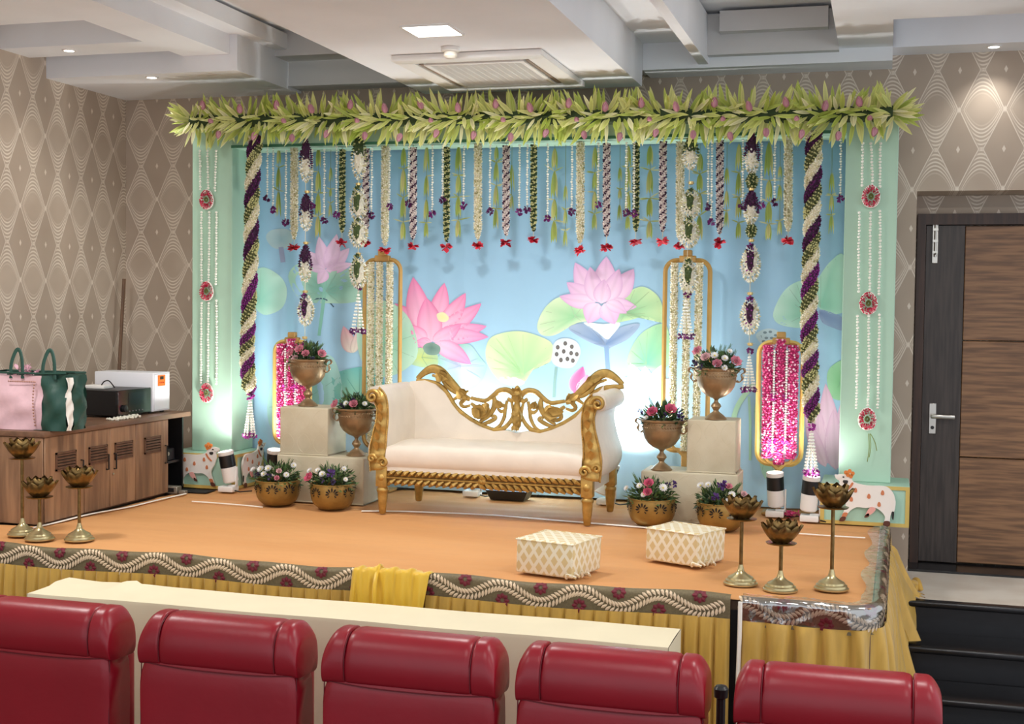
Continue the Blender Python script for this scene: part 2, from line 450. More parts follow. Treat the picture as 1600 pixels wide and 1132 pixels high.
for q in (.06, .13, .2): mb.box((b0[0] - .016, YD - .094, b1[2] + q), (b0[0] + .016, YD - .076, b1[2] + q + .015))
mb.build('bolt_rod', steel, bo, org=dorg)

# ---- stage floor, landing, black steps
stone = mat('black_granite', (26, 26, 29), .22, var=.25, vscale=90, bump=.02, bscale=200)
mb = MB(); mb.box((XL, 5.42, 0), (-.03, YW, ZS - .012)); struct('floor_stage', mb, mat('stage_boards', (120, 96, 76), .7, var=.1), smooth=False)
marble = mat('cream_marble', (242, 236, 224), .3, col2=(228, 218, 204), vscale=4)
YLF = 7.34
mb = MB(); mb.box((-.02, YLF, 0), (4.2, 8.5, ZL - .02)); struct('floor_landing', mb, stone, smooth=False)
mb = MB(); mb.bbox((.0, YLF + .045, ZL - .025), (4.2, 8.17, ZL), .003, 1); struct('landing_tile', mb, marble, smooth=False)
mb = MB(); mb.bbox((.0, 8.17, ZL - .025), (4.2, 8.5, ZL + .012), .004, 1); struct('door_threshold', mb, stone, smooth=False)
def step(i, y0, y1, z):
    mb = MB(); mb.box((-.0, y0 + .02, 0), (4.2, y1, z - .03)); o = struct('step_%d' % i, mb, stone, smooth=False)
    mb = MB(); mb.bbox((-.0, y0 - .012, z - .035), (4.2, y1 + .02, z), .012, 3); c = mb.build('tread', stone, o)
step(0, YLF, YLF + .04, ZL)
TR = .33
for i in range(1, 4): step(i, YLF - TR * i, YLF - TR * (i - 1), ZL - .17 * i)
# ================================================================== stage covering
gold_cloth = mat('mustard_satin', (196, 156, 66), .45, var=.10, vscale=7, stretch=(4, 4, .6), sheen=.3)
cloth_or = mat('orange_stage_cloth', (206, 147, 90), .75, col2=(216, 158, 101), vscale=1.3, stretch=(.5, 2, 1), bump=.5, bscale=7)
SX1 = -.03
mb = MB()
nx, ny = 90, 110
G = np.zeros((nx, ny, 3))
for i in range(nx):
    for j in range(ny):
        x = -4.29 + (SX1 + 4.29) * i / (nx - 1); y = 5.40 + 2.6 * j / (ny - 1)
        x += .03 * (y - 5.4) / 2.6 * (i / (nx - 1)) - .45 * (1 - i / (nx - 1)) * max(0, min(1, (5.92 - y) / .03))
        z = ZS + -.004 + .0022 * math.sin(9 * y + 2 * math.sin(1.3 * x)) * math.sin(1.7 * x + y) + .0012 * math.sin(23 * y + x) + (.0022 * math.sin(36 * y + 1.5 * math.sin(2 * x)) * min(1, max(0, (y - 6.95) / .1)))
        G[i, j] = (x, y, z)
mb.grid(G)
carpet = tag(mb.build('stage_carpet', cloth_or), 'orange cloth covering the top of the stage', 'carpet')
# carpet seams; the long one's white is a painted streak of grazing light
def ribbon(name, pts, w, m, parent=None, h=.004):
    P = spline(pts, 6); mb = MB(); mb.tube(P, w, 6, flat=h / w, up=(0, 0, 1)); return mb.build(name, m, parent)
streak_edge_white = mat('white_streak_and_edging', (252, 246, 236), .3)
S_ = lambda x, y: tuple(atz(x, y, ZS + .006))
ribbon('seam', [S_(565, 799), S_(640, 800), S_(760, 805), S_(860, 813), S_(960, 821), S_(1010, 825)], .013, streak_edge_white, carpet)
ribbon('seam', [S_(300, 784), S_(330, 786), S_(380, 790), S_(410, 793)], .006, streak_edge_white, carpet)
ribbon('seam', [S_(1245, 834), S_(1300, 838), S_(1352, 841)], .006, streak_edge_white, carpet)
ribbon('edge_strip', [S_(22, 831), S_(80, 819), S_(140, 804), S_(200, 793), S_(250, 781), S_(290, 772)], .010, streak_edge_white, carpet)

# path along the stage edge: front (towards camera) then round the right corner to the back
def edge_path(s):
    """s in metres from the front left; returns position (x, y), outward normal"""
    xa, yf, r = -4.75, 5.395, .14
    L1 = (SX1 + .03 - r) - xa; L2 = r * math.pi / 2
    if s < L1: return (xa + s, yf), (0., -1.)
    if s < L1 + L2:
        a = (s - L1) / r; return (xa + L1 + r * math.sin(a), yf + r - r * math.cos(a)), (math.sin(a), -math.cos(a))
    d = s - L1 - L2; return (xa + L1 + r + .012 * d, yf + r + d), (1., 0.)
SSLIT = (-.573) + 4.75
SEND = (SX1 + .03 - .14 + 4.75) + .14 * math.pi / 2 + 1.93
def band_pt(s, t, h=0.):
    """t: 0 on top of the stage .. 1 lower edge of the trim; h lift"""
    (x, y), (nx_, ny_) = edge_path(s)
    top, rr, dn = .022, .018, .098
    tot = top + rr * math.pi / 2 + dn; d = t * tot
    if d < top: o, z, no, nz = -rr - (top - d), 0., 0., 1.
    elif d < top + rr * math.pi / 2:
        a = (d - top) / rr; o, z, no, nz = -rr + rr * math.sin(a), -rr + rr * math.cos(a), math.sin(a), math.cos(a)
    else: o, z, no, nz = 0., -rr - (d - top - rr * math.pi / 2), 1., 0.
    z += .006 * math.sin(s * 5.1) + .003 * math.sin(s * 13)
    o += .018 + no * h; z += .010 + nz * h
    return np.array([x + nx_ * o, y + ny_ * o, ZS + z])
trim_m = mat('olive_brocade', (112, 100, 72), .6, var=.15, vscale=120)
scroll_m = mat('cream_embroidery', (226, 203, 172), .6, vcol=False)
fl_m = mat('maroon_embroidery', (112, 26, 44), .6, var=.15, vscale=60)
def pleated_skirt(name, s0, s1, label, pitch, crisp, seed):
    (x, y), _ = edge_path((s0 + s1) / 2)
    root = thing(name, (x, y, 0), label, 'stage skirt'); org = root.location
    rg = np.random.default_rng(seed)
    n = int((s1 - s0) / pitch); per = 14
    rows = [(.965, 0.2), (.93, .6), (.86, .9), (.7, 1.), (.5, 1.05), (.3, 1.1), (.12, 1.15), (.012, 1.2)]
    ph = rg.uniform(-.25, .25, n + 2); am = rg.uniform(.75, 1.2, n + 2)
    G = np.zeros((n * per + 1, len(rows), 3))
    for i in range(n * per + 1):
        k = min(i // per, n - 1); u = (i - k * per) / per
        s = s0 + (s1 - s0) * i / (n * per)
        (px_, py_), (a, b) = edge_path(s)
        if crisp: prof = min(1., max(0., min(u / .12, (1 - u) / .22))) 
        else: prof = .5 - .5 * math.cos(2 * math.pi * (u + .12 * math.sin(5 * u + ph[k] * 6)))
        for j, (z, amp) in enumerate(rows):
            depth = (.026 if crisp else .055) * am[k] * amp
            o = .022 + depth * (prof - .35) + (.03 * (1 - z) if not crisp else .012 * (1 - z))
            sh = 0 if crisp else .012 * math.sin(k * 2.1 + z * 4) * (1 - z)
            zz = z
            if not crisp and a > .5:      # right side: the hem spreads over the landing and the steps
                fl = .012 if py_ > YLF else .012
                zmin = ZL if py_ > YLF - .01 else (ZL - .17 if py_ > YLF - TR else (ZL - .34 if py_ > YLF - 2 * TR else (ZL - .51 if py_ > YLF - 3 * TR else 0.)))
                k_ = min(1., (a - .5) * 2); zz = z * (1 - k_) + k_ * (zmin + .014 + (z - .012) * (.965 - zmin - .014) / .953)
                o += k_ * .11 * ((.965 - zz) / max(.2, .965 - zmin)) ** 1.5 * (.7 + .3 * math.sin(s * 21))
            G[i, j] = (px_ + a * o - b * sh, py_ + b * o + a * sh, zz + .006 * math.sin(s * 5.1))
    mb = MB(); mb.grid(G); mb.build('pleated_cloth', gold_cloth, root, org=org, angle=180)
    # trim band
    ns = int((s1 - s0) / .02) + 1; G = np.zeros((ns, 13, 3))
    for i in range(ns):
        for j in range(13): G[i, j] = band_pt(s0 + (s1 - s0) * i / (ns - 1), j / 12)
    mb = MB(); mb.grid(G); band = mb.build('trim_band', trim_m, root, org=org, angle=180)
    # embroidered scroll of leaflets, laid on the curved band
    per_w = .343; TOT = .022 + .018 * math.pi / 2 + .098
    c = lambda q: .54 - .20 * math.sin(2 * math.pi * q / per_w)
    def lay(mb, s_, t_, ang, L, w):
        """flat lens-shaped patch: ang measured in the (s, t) surface, metres"""
        ca, sa = math.cos(ang), math.sin(ang); V = []
        for (a, b) in ((0, 0), (.3, .42), (.7, .5), (1, 0), (.7, -.5), (.3, -.42)):
            ds, dt = L * (a * ca) - w * b * sa, L * (a * sa) + w * b * ca
            V.append(band_pt(s_ + ds, min(1, max(0, t_ + dt / TOT)), .0035))
        V.append(band_pt(s_ + .5 * L * ca, min(1, max(0, t_ + .5 * L * sa / TOT)), .006))
        mb.add(V, [[k_, (k_ + 1) % 6, 6] for k_ in range(6)])
    mb = MB(); s = s0 + .012
    while s < s1 - .012:
        t = c(s); sl = (c(s + .002) - c(s - .002)) * TOT / .004; an = math.atan(sl)
        for sg in (-1, 1): lay(mb, s, t, an + math.pi - sg * .95, .034, .0125)
        s += .0170 * math.cos(an)
    tag(mb.build('leaf_scroll', scroll_m, band, org=org, smooth=False), kind='stuff')
    # flowers: each a small eight petal rosette
    k = math.ceil((s0 - .1) / (per_w / 2))
    while True:
        s = (k + .5) * per_w / 2; k += 1
        if s > s1 - .04: break
        if s < s0 + .04: continue
        t = .30 if math.sin(2 * math.pi * s / per_w) < 0 else .775
        mb = MB()
        for q in range(8): lay(mb, s + .007 * math.cos(q * math.pi / 4), t + .007 * math.sin(q * math.pi / 4) / TOT, q * math.pi / 4, .026, .0175)
        mb.build('embroidered_flower', fl_m, band, org=org, smooth=False)
    return root, band
sk1, bd1 = pleated_skirt('stage_skirt', .12, SSLIT - .02, 'long mustard pleated skirt with floral border along the stage front', .064, True, 3)
sk2, bd2 = pleated_skirt('stage_skirt', SSLIT + .02, SEND, 'shorter mustard skirt with plastic-covered border wrapping the right stage corner', .105, False, 5)
# white edge cord and dark slit between the two skirts
(x, y), _ = edge_path(SSLIT)
mb = MB(); mb.box((x - .02, y + .005, .01), (x + .02, y + .015, 1.0)); mb.build('slit_backing', mat('black_cloth', (16, 14, 14), .8), sk2, org=sk2.location)
mb = MB(); mb.tube([(x + .022, y - .03, 1.045), (x + .022, y - .036, .9), (x + .018, y - .03, .7), (x + .024, y - .03, .4)], .009, 6); mb.build('white_edge_cord', streak_edge_white, sk2, org=sk2.location)
# clear film over the right-hand border
film = bpy.data.materials.new('clear_plastic_film'); film.use_nodes = True
nt = film.node_tree; nt.nodes.clear(); out = nn(nt, 'ShaderNodeOutputMaterial'); g = nn(nt, 'ShaderNodeBsdfGlossy'); tr = nn(nt, 'ShaderNodeBsdfTransparent'); mx = nn(nt, 'ShaderNodeMixShader')
g.inputs['Roughness'].default_value = .12; fz_ = nn(nt, 'ShaderNodeTexNoise'); fz_.inputs['Scale'].default_value = 45; bp = nn(nt, 'ShaderNodeBump'); bp.inputs['Strength'].default_value = .9
tcn = nn(nt, 'ShaderNodeTexCoord'); nt.links.new(tcn.outputs['Object'], fz_.inputs[0]); nt.links.new(fz_.outputs[0], bp.inputs['Height']); nt.links.new(bp.outputs[0], g.inputs['Normal'])
mx.inputs[0].default_value = .42; nt.links.new(tr.outputs[0], mx.inputs[1]); nt.links.new(g.outputs[0], mx.inputs[2]); nt.links.new(mx.outputs[0], out.inputs[0])
s0, s1 = SSLIT + .03, SEND - .05; ns = 150; G = np.zeros((ns, 12, 3)); rg = np.random.default_rng(4)
for i in range(ns):
    for j in range(12):
        s = s0 + (s1 - s0) * i / (ns - 1); side = max(0, min(1, (s - (4.75 - .2)) / .3))
        t = -.34 * side * (1 + .3 * math.sin(s * 11)) + (.85 + .34 * side) * j / 11
        q = band_pt(s, max(t, 0), .008 + .006 * rg.random())
        if t < 0:
            (_, _), (a, b) = edge_path(s); q = q + np.array([a * t * .15, b * t * .15, -.004])
        G[i, j] = q
mb = MB(); mb.grid(G); mb.build('plastic_film', film, sk2, org=sk2.location, angle=180)

# yellow cloth bundle bulging over the front border
rg = np.random.default_rng(9)
p0, p1 = atz(512, 915, ZS), atz(632, 925, ZS)
xc, wx = (p0[0] + p1[0]) / 2, (p1[0] - p0[0]) / 2
root = thing('draped_cloth', (xc, 5.35, ZS - .1), 'bright yellow cloth bunched over the middle of the stage border', 'cloth')
G = np.zeros((40, 22, 3))
for i in range(40):
    for j in range(22):
        u = i / 39 * 2 - 1; v = j / 21
        w = (1 - abs(u) ** 3) ** .5
        y = 5.41 - .12 * v - .035 * math.sin(v * 3.14) * w
        z = ZS + .012 + .022 * w * math.sin(math.pi * min(1, v * 1.25 + .12)) - max(0, v - .45) * .42 * (.8 + .2 * w)
        f = .006 * math.sin(14 * u + 3 * v) + .004 * math.sin(29 * u - 5 * v)
        G[i, j] = (xc + wx * 1.05 * u * (1 - .06 * v) + f, y - f, z + f)
mb = MB(); mb.grid(G); mb.build('cloth', mat('yellow_satin', (226, 184, 48), .4, sheen=.3), root, org=root.location, angle=180)
mb = MB(); mb.tube(spline([(xc - .06, 5.42, ZS + .016), (xc - .055, 5.36, ZS + .036), (xc - .045, 5.285, ZS - .03), (xc - .04, 5.268, ZS - .14)], 6), .009, 6); mb.build('fold', MATS['yellow_satin'], root, org=root.location)
# loose skirt cloth gathered on the landing
base = atz(1402, 937, ZL)
root = thing('gathered_cloth', tuple(base), 'loose mustard cloth gathered in a heap on the landing tile', 'cloth')
Gd = np.zeros((60, 16, 3))
for i in range(60):
    for j in range(16):
        u, v = i / 59, j / 15; y = 7.20 + .32 * u * (1 - .25 * v); f = math.sin(u * 34 + 2 * v) * (.3 + .7 * v)
        if v < .7: z = 1.0 - (1.0 - ZL - .03) * (v / .7); x = .05 + .07 * (v / .7) ** 1.6 + .016 * f
        else: w = (v - .7) / .3; z = ZL + .032 * (1 - w) + .020 * abs(math.sin(u * 17)) * (1 - .5 * w) + .006; x = .12 + .11 * w * (.75 + .25 * math.sin(u * 9)) + .012 * f
        Gd[i, j] = (x, max(y, YLF + .03 + .1 * u) if v > .5 else y + v * .12, z)
mb = MB(); mb.grid(Gd); mb.build('fallen_drape', gold_cloth, root, org=root.location, angle=180)
for k in range(5):
    mb = MB(); P = spline([(.10 + .03 * k, 7.40 + .02 * k, ZL + .03), (.15 + .012 * k, 7.43 + .03 * k, ZL + .055 + .01 * math.sin(2 * k)), (.17 + .015 * (k % 3), 7.50 + .02 * k, ZL + .045), (.12, 7.56 + .01 * k, ZL + .03)], 6)
    mb.tube(P, [.014 + .010 * math.sin(math.pi * q / 18) for q in range(19)], 7, flat=.75); mb.build('fold', gold_cloth, root, org=root.location, angle=180)

# ================================================================== pillars, beam, backdrop
mint = mat('mint_board', (174, 209, 187), .6, var=.02, vscale=4)
mint2 = mat('mint_panel', (168, 206, 186), .65)
goldtrim = mat('gold_paint_trim', (206, 178, 96), .45)
YB0, YP, YBK = 7.49, 7.60, 7.92
ZB = 1.28
def pillar(x0, x1, bx0, bx1, label, fside):
    root = thing('pillar', ((x0 + x1) / 2, YP, ZS), label, 'pillar', 'mint pillars of the stage set'); org = root.location
    mb = MB(); mb.bbox((x0, YP, ZB), (x1, 7.9, 3.40), .004, 1); mb.build('shaft', mint, root, org=org, angle=30)
    mb = MB(); mb.bbox((bx0, YB0, ZS + .002), (bx1, 7.88, ZB), .004, 1); b = mb.build('base', mint2, root, org=org, angle=30)
    w = .022
    for (a, c) in (((bx0, ZS + .002), (bx1, ZS + w)), ((bx0, ZB - w), (bx1, ZB - .002)), ((bx0, ZS + w), (bx0 + w, ZB - w)), ((bx1 - w, ZS + w), (bx1, ZB - w))):
        mb = MB(); mb.box((a[0], YB0 - .006, a[1]), (c[0], YB0 - .0005, c[1])); mb.build('gold_strip', goldtrim, b, org=org, smooth=False)
    if fside:
        X = bx1
        for (a, c) in (((YB0, ZS + .002), (7.88, ZS + w)), ((YB0, ZB - w), (7.88, ZB - .002)), ((YB0, ZS + w), (YB0 + w, ZB - w)), ((7.88 - w, ZS + w), (7.88, ZB - w))):
            mb = MB(); mb.box((X + .0005, a[0], a[1]), (X + .006, c[0], c[1])); mb.build('gold_strip', goldtrim, b, org=org, smooth=False)
    return root
PLX = (at(300, 500, YP)[0], at(362, 500, YP)[0]); PRX = (at(1318, 400, YP)[0], at(1400, 400, YP)[0])
BLX = (at(262, 735, YB0)[0], at(367, 740, YB0)[0]); BRX = (at(1282, 780, YB0)[0], at(1421, 790, YB0)[0])
pillar(*PLX, *BLX, 'mint green square pillar on boxed base next to the wooden cabinet', True)
pillar(*PRX, *BRX, 'mint green square pillar on boxed base next to the dark door', False)
mb = MB(); mb.bbox((PLX[1] + .001, 7.59, 3.255), (PRX[0] - .001, 7.90, 3.40), .004, 1)
beam = tag(mb.build('beam', mint, angle=30), 'mint green crossbeam spanning the two pillars under the leaf garland', 'beam')
mb = MB(); mb.box((PLX[1], 7.585, 3.252), (PRX[0], 7.592, 3.27)); mb.build('lower_lip', mat('dark_green_edge', (60, 120, 92), .6), beam, smooth=False)

# backdrop cloth
def fab_y(X):
    k = .012 * (math.exp(-((X + 3.9) / .35) ** 2) + .8 * math.exp(-((X + .45) / .35) ** 2) + .15)
    return YBK - k * math.sin(31 * X + 1.2 * math.sin(7 * X))
BX0, BX1, BZ0, BZ1 = PLX[1] - .02, PRX[0] + .03, 1.06, 3.30
mb = MB(); nx = 700
G = np.zeros((nx, 10, 3)); C = np.zeros((nx, 10, 3))
ctop, cbot = np.array(lin((138, 182, 214))), np.array(lin((176, 216, 240)))  # paler towards the bottom: uplight glow painted into the cloth colour
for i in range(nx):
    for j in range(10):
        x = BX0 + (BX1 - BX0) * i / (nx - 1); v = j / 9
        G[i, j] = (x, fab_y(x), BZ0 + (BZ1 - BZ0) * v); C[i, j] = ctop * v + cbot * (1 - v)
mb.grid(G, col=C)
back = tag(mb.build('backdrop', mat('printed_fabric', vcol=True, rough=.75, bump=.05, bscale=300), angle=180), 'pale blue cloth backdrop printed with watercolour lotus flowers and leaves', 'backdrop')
print_m = mat('printed_ink', vcol=True, rough=.75)
LAY = [0]
def pp(x, y, lift=0.):
    q = at(x, y, YBK - .012); return np.array([q[0], fab_y(q[0]) - .0014 - lift, q[2]])
def petal2(mb, B, T, w, bend, c0, c1, ce=None, p=.75, nu=12, nv=6):
    """printed petal between pixel points B and T"""
    LAY[0] += 1; lift = .00006 * LAY[0]
    B, T = np.array(B, float), np.array(T, float); d = T - B; L = np.linalg.norm(d); d /= L; n = np.array([-d[1], d[0]])
    ce = c0 if ce is None else ce
    c0, c1, ce = np.array(lin(c0)), np.array(lin(c1)), np.array(lin(ce))
    G = np.zeros((nu + 1, nv + 1, 3)); C = np.zeros((nu + 1, nv + 1, 3))
    for i in range(nu + 1):
        t = i / nu; ctr = B + d * L * t + n * bend * 4 * t * (1 - t) * .5
        hw = w * math.sin(math.pi * t ** p) ** .8 if 0 < t < 1 else .3
        for j in range(nv + 1):
            s = j / nv * 2 - 1; q = ctr + n * hw * s; G[i, j] = pp(q[0], q[1], lift)
            k = t ** 1.3; c = c0 * (1 - k) + c1 * k
            e = abs(s) ** 4 * .55; c = c * (1 - e) + ce * e
            c = c * (1 - .10 * (1 - min(1, abs(s) * 6)) )
            C[i, j] = c
    mb.grid(G, col=C)
def blob2(mb, pts, ctr, c0, c1, veins=0, vc=(90, 140, 110), n=5):
    """printed leaf: closed pixel outline, gradient from ctr outwards, thin veins"""
    LAY[0] += 1; lift = .00006 * LAY[0]
    P = spline(pts, n, True); ctr = np.array(ctr, float); c0, c1 = np.array(lin(c0)), np.array(lin(c1))
    R = 5; G = np.zeros((len(P), R + 1, 3)); C = np.zeros((len(P), R + 1, 3))
    for i, q in enumerate(P):
        wob = .5 + .5 * math.sin(i * .9)
        for j in range(R + 1):
            t = j / R; z = ctr * (1 - t) + q * t; G[i, j] = pp(z[0], z[1], lift)
            k = t * (.75 + .25 * wob); C[i, j] = c0 * (1 - k) + c1 * k
    mb.grid(G, col=C, closeu=True)
    if veins:
        LAY[0] += 1; lift = .00006 * LAY[0]
        for i in range(0, len(P), max(1, len(P) // veins)):
            q = ctr + (P[i] - ctr) * .93; d = q - ctr; L = np.linalg.norm(d)
            if L < 4: continue
            nrm = np.array([-d[1], d[0]]) / L
            V = [pp(*(ctr + nrm * .45), lift), pp(*(ctr - nrm * .45), lift), pp(*(q - nrm * .3), lift), pp(*(q + nrm * .3), lift)]
            mb.add(V, [[0, 1, 2, 3]], np.array(lin(vc)) * .5 + c1 * .5)
def stroke2(mb, pts, w, col):
    LAY[0] += 1; lift = .00006 * LAY[0]; P = spline(pts, 6); G = np.zeros((len(P), 2, 3))
    for i in range(len(P)):
        d = P[min(i + 1, len(P) - 1)] - P[max(i - 1, 0)]; d /= np.linalg.norm(d) + 1e-9; n = np.array([-d[1], d[0]]) * w / 2
        G[i, 0] = pp(*(P[i] + n), lift); G[i, 1] = pp(*(P[i] - n), lift)
    mb.grid(G, col=lin(col))
c5 = lambda x, y: (530 + x / 2.963, 370 + y / 2.963)
def c5l(l): return [c5(*q) for q in l]
PK, LP, DP = (236, 138, 188), (250, 214, 232), (214, 84, 148)
def motif(name):
    LAY[0] = 0; return MB()
# leaves behind
mb = motif('leaf')
blob2(mb, c5l([(675, 550), (690, 480), (740, 450), (830, 438), (920, 460), (985, 500), (975, 580), (920, 590), (880, 640), (850, 675), (760, 680), (700, 620)]), c5(850, 640), (150, 205, 150), (208, 232, 180), 14, (120, 180, 120))
blob2(mb, c5l([(740, 655), (800, 650), (855, 672), (835, 690), (770, 685)]), c5(800, 670), (228, 238, 220), (240, 246, 236))
mb.build('printed_leaf', print_m, back, angle=180)
mb = motif('lotus')
blob2(mb, c5l([(300, 540), (380, 515), (450, 545), (450, 600), (380, 605), (310, 580)]), c5(380, 560), (190, 205, 120), (170, 205, 170), 5)
blob2(mb, c5l([(455, 560), (520, 510), (600, 500), (650, 560), (680, 600), (660, 660), (610, 705), (540, 680), (480, 620)]), c5(560, 600), (190, 190, 230), (150, 200, 190), 9, (150, 160, 210))
for B, T, w, b in [((405, 450), (255, 310), 17, -6), ((430, 420), (485, 215), 15, 4), ((400, 450), (340, 188), 19, -6), ((470, 420), (583, 262), 14, 5), ((465, 430), (655, 310), 14, 8), ((450, 450), (680, 415), 13, 4), ((440, 465), (688, 465), 13, -3), ((410, 490), (262, 470), 12, 3), ((420, 490), (400, 283), 20, 3), ((430, 485), (562, 405), 12, 5), ((400, 480), (330, 410), 11, -3), ((440, 495), (608, 590), 14, -6), ((425, 500), (350, 490), 9, 2)]:
    petal2(mb, c5(*B), c5(*T), w, b, (246, 196, 222), PK, DP)
blob2(mb, c5l([(450, 360), (480, 350), (505, 375), (490, 395), (460, 390)]), c5(478, 372), (238, 226, 160), (226, 226, 190))
blob2(mb, c5l([(385, 510), (420, 490), (465, 510), (455, 545), (405, 545)]), c5(425, 515), (96, 130, 120), (130, 160, 150))
mb.build('printed_lotus', print_m, back, angle=180)
mb = motif('lotus')
blob2(mb, c5l([(915, 410), (950, 330), (1020, 280), (1110, 300), (1200, 380), (1100, 400), (1000, 455), (935, 455)]), c5(1090, 370), (140, 200, 150), (212, 232, 196), 9)
blob2(mb, c5l([(1290, 300), (1390, 232), (1470, 270), (1500, 340), (1500, 400), (1420, 370), (1330, 390), (1270, 390)]), c5(1320, 360), (130, 190, 145), (196, 226, 176), 9)
blob2(mb, c5l([(1060, 425), (1120, 402), (1180, 430), (1230, 470), (1300, 420), (1390, 405), (1340, 470), (1262, 512), (1240, 530), (1222, 515), (1140, 480)]), c5(1230, 500), (98, 128, 170), (160, 180, 205), 12, (60, 84, 124))
blob2(mb, c5l([(1130, 398), (1220, 405), (1300, 400), (1260, 460), (1235, 475), (1190, 440)]), c5(1220, 430), (236, 244, 246), (214, 232, 228))
stroke2(mb, c5l([(1235, 505), (1238, 560), (1243, 620)]), 7, (120, 150, 185))
for B, T, w, b in [((1190, 290), (1090, 120), 17, -5), ((1250, 290), (1362, 150), 17, 6), ((1190, 300), (1052, 212), 15, -5), ((1215, 290), (1235, 92), 19, 3), ((1180, 300), (1018, 276), 12, -6), ((1250, 300), (1375, 325), 11, 4), ((1200, 305), (1160, 140), 15, -4), ((1230, 300), (1295, 150), 15, 5), ((1210, 310), (1225, 198), 14, 0), ((1200, 310), (1150, 402), 16, 5), ((1225, 310), (1275, 405), 17, -4), ((1235, 305), (1330, 355), 10, -3)]:
    petal2(mb, c5(*B), c5(*T), w, b, (240, 214, 236), (214, 172, 214), (196, 150, 200))
mb.build('printed_lotus', print_m, back, angle=180)
mb = motif('pod')
stroke2(mb, c5l([(1003, 605), (995, 680), (992, 745)]), 4.5, (140, 180, 180))
blob2(mb, c5l([(975, 540), (1000, 485), (1050, 470), (1100, 490), (1115, 540), (1085, 600), (1040, 610), (990, 590)]), c5(1045, 540), (226, 234, 236), (196, 208, 214))
for a, b in [(1045, 495), (1010, 513), (1075, 510), (1005, 545), (1038, 532), (1072, 540), (1098, 545), (1025, 572), (1055, 567), (1080, 575)]:
    LAY[0] += 1; x, y = c5(a, b); blob2(mb, [(x + 3 * math.cos(t), y + 3.6 * math.sin(t)) for t in np.arange(6) * math.pi / 3], (x, y), (110, 104, 100), (84, 84, 88), 0, n=2)
mb.build('printed_seed_pod', print_m, back, angle=180)
mb = motif('bud')
petal2(mb, c5(1085, 725), c5(1128, 603), 13, 0, (236, 120, 170), (222, 84, 150), (246, 200, 222)); petal2(mb, c5(1100, 720), c5(1150, 640), 8, 3, (246, 190, 214), (236, 130, 180))
mb.build('printed_bud', print_m, back, angle=180)
mb = motif('leaf')
blob2(mb, c5l([(1330, 590), (1370, 480), (1440, 420), (1510, 408), (1530, 500), (1520, 600), (1420, 612)]), c5(1420, 590), (110, 190, 160), (176, 222, 176), 10)
for B, T in [((1400, 740), (1345, 585)), ((1440, 740), (1500, 590)), ((1420, 740), (1415, 600)), ((1400, 740), (1320, 650)), ((1440, 740), (1540, 660))]:
    petal2(mb, c5(*B), c5(*T), 14, 0, (255, 236, 246), (250, 246, 252), (236, 200, 226))
mb.build('printed_white_lotus', print_m, back, angle=180)
# left side of the cloth
mb = motif('left')
blob2(mb, [(392, 430), (412, 418), (436, 432), (446, 455), (438, 482), (412, 492), (390, 470)], (405, 470), (150, 210, 195), (188, 226, 212), 8, (110, 180, 160))
blob2(mb, [(448, 432), (470, 412), (505, 425), (560, 420), (585, 440), (560, 470), (510, 474), (470, 468)], (508, 455), (118, 182, 168), (176, 214, 196), 10, (90, 150, 140))
stroke2(mb, [(508, 425), (505, 470), (498, 525)], 5, (130, 190, 175)); stroke2(mb, [(478, 470), (505, 467), (520, 480)], 2, (70, 100, 120))
blob2(mb, [(416, 372), (424, 360), (446, 358), (458, 370), (448, 386), (428, 388)], (437, 374), (150, 184, 196), (176, 200, 208)); stroke2(mb, [(437, 386), (440, 410)], 7, (150, 160, 190))
for B, T, w, b in [((507, 420), (478, 392), 10, -3), ((510, 420), (545, 388), 11, 4), ((508, 420), (498, 370), 11, -2), ((511, 420), (525, 366), 12, 3), ((508, 422), (550, 412), 8, 2), ((508, 422), (496, 444), 9, -2), ((508, 422), (476, 418), 7, 2)]:
    petal2(mb, B, T, w, b, (226, 196, 228), (232, 204, 232), (206, 168, 212))
petal2(mb, (548, 552), (536, 510), 11, 0, (230, 220, 210), (236, 180, 196), (196, 120, 150)); petal2(mb, (550, 552), (556, 520), 7, 3, (236, 230, 216), (226, 190, 196), (170, 140, 140))
blob2(mb, [(515, 590), (540, 578), (575, 574), (598, 590), (590, 640), (540, 640), (510, 620)], (560, 620), (150, 205, 180), (104, 186, 186), 8)
blob2(mb, [(425, 600), (470, 560), (520, 560), (530, 640), (450, 690), (420, 660)], (470, 630), (140, 200, 190), (176, 220, 216), 8)
blob2(mb, [(560, 490), (600, 470), (640, 500), (650, 560), (600, 590), (562, 560)], (600, 540), (150, 204, 176), (190, 224, 206), 8)
mb.build('printed_leaf', print_m, back, angle=180)
mb = motif('right')
c8 = lambda x, y: (1180 + x / 4.714, 380 + y / 4.714)
blob2(mb, [c8(*q) for q in [(130, 540), (180, 400), (260, 310), (360, 275), (420, 330), (400, 600), (210, 610)]], c8(380, 520), (140, 204, 180), (196, 232, 218), 9)
blob2(mb, [c8(*q) for q in [(440, 330), (470, 250), (560, 130), (655, 100), (660, 490), (480, 490)]], c8(480, 470), (140, 206, 184), (190, 230, 214), 8)
blob2(mb, [c8(*q) for q in [(470, 495), (560, 510), (655, 560), (655, 645), (560, 620), (490, 580)]], c8(480, 510), (120, 146, 190), (150, 172, 208), 8, (80, 100, 150))
blob2(mb, [c8(*q) for q in [(5, 690), (30, 650), (100, 630), (170, 650), (190, 700), (130, 750), (60, 755)]], c8(100, 690), (170, 196, 206), (190, 212, 218))
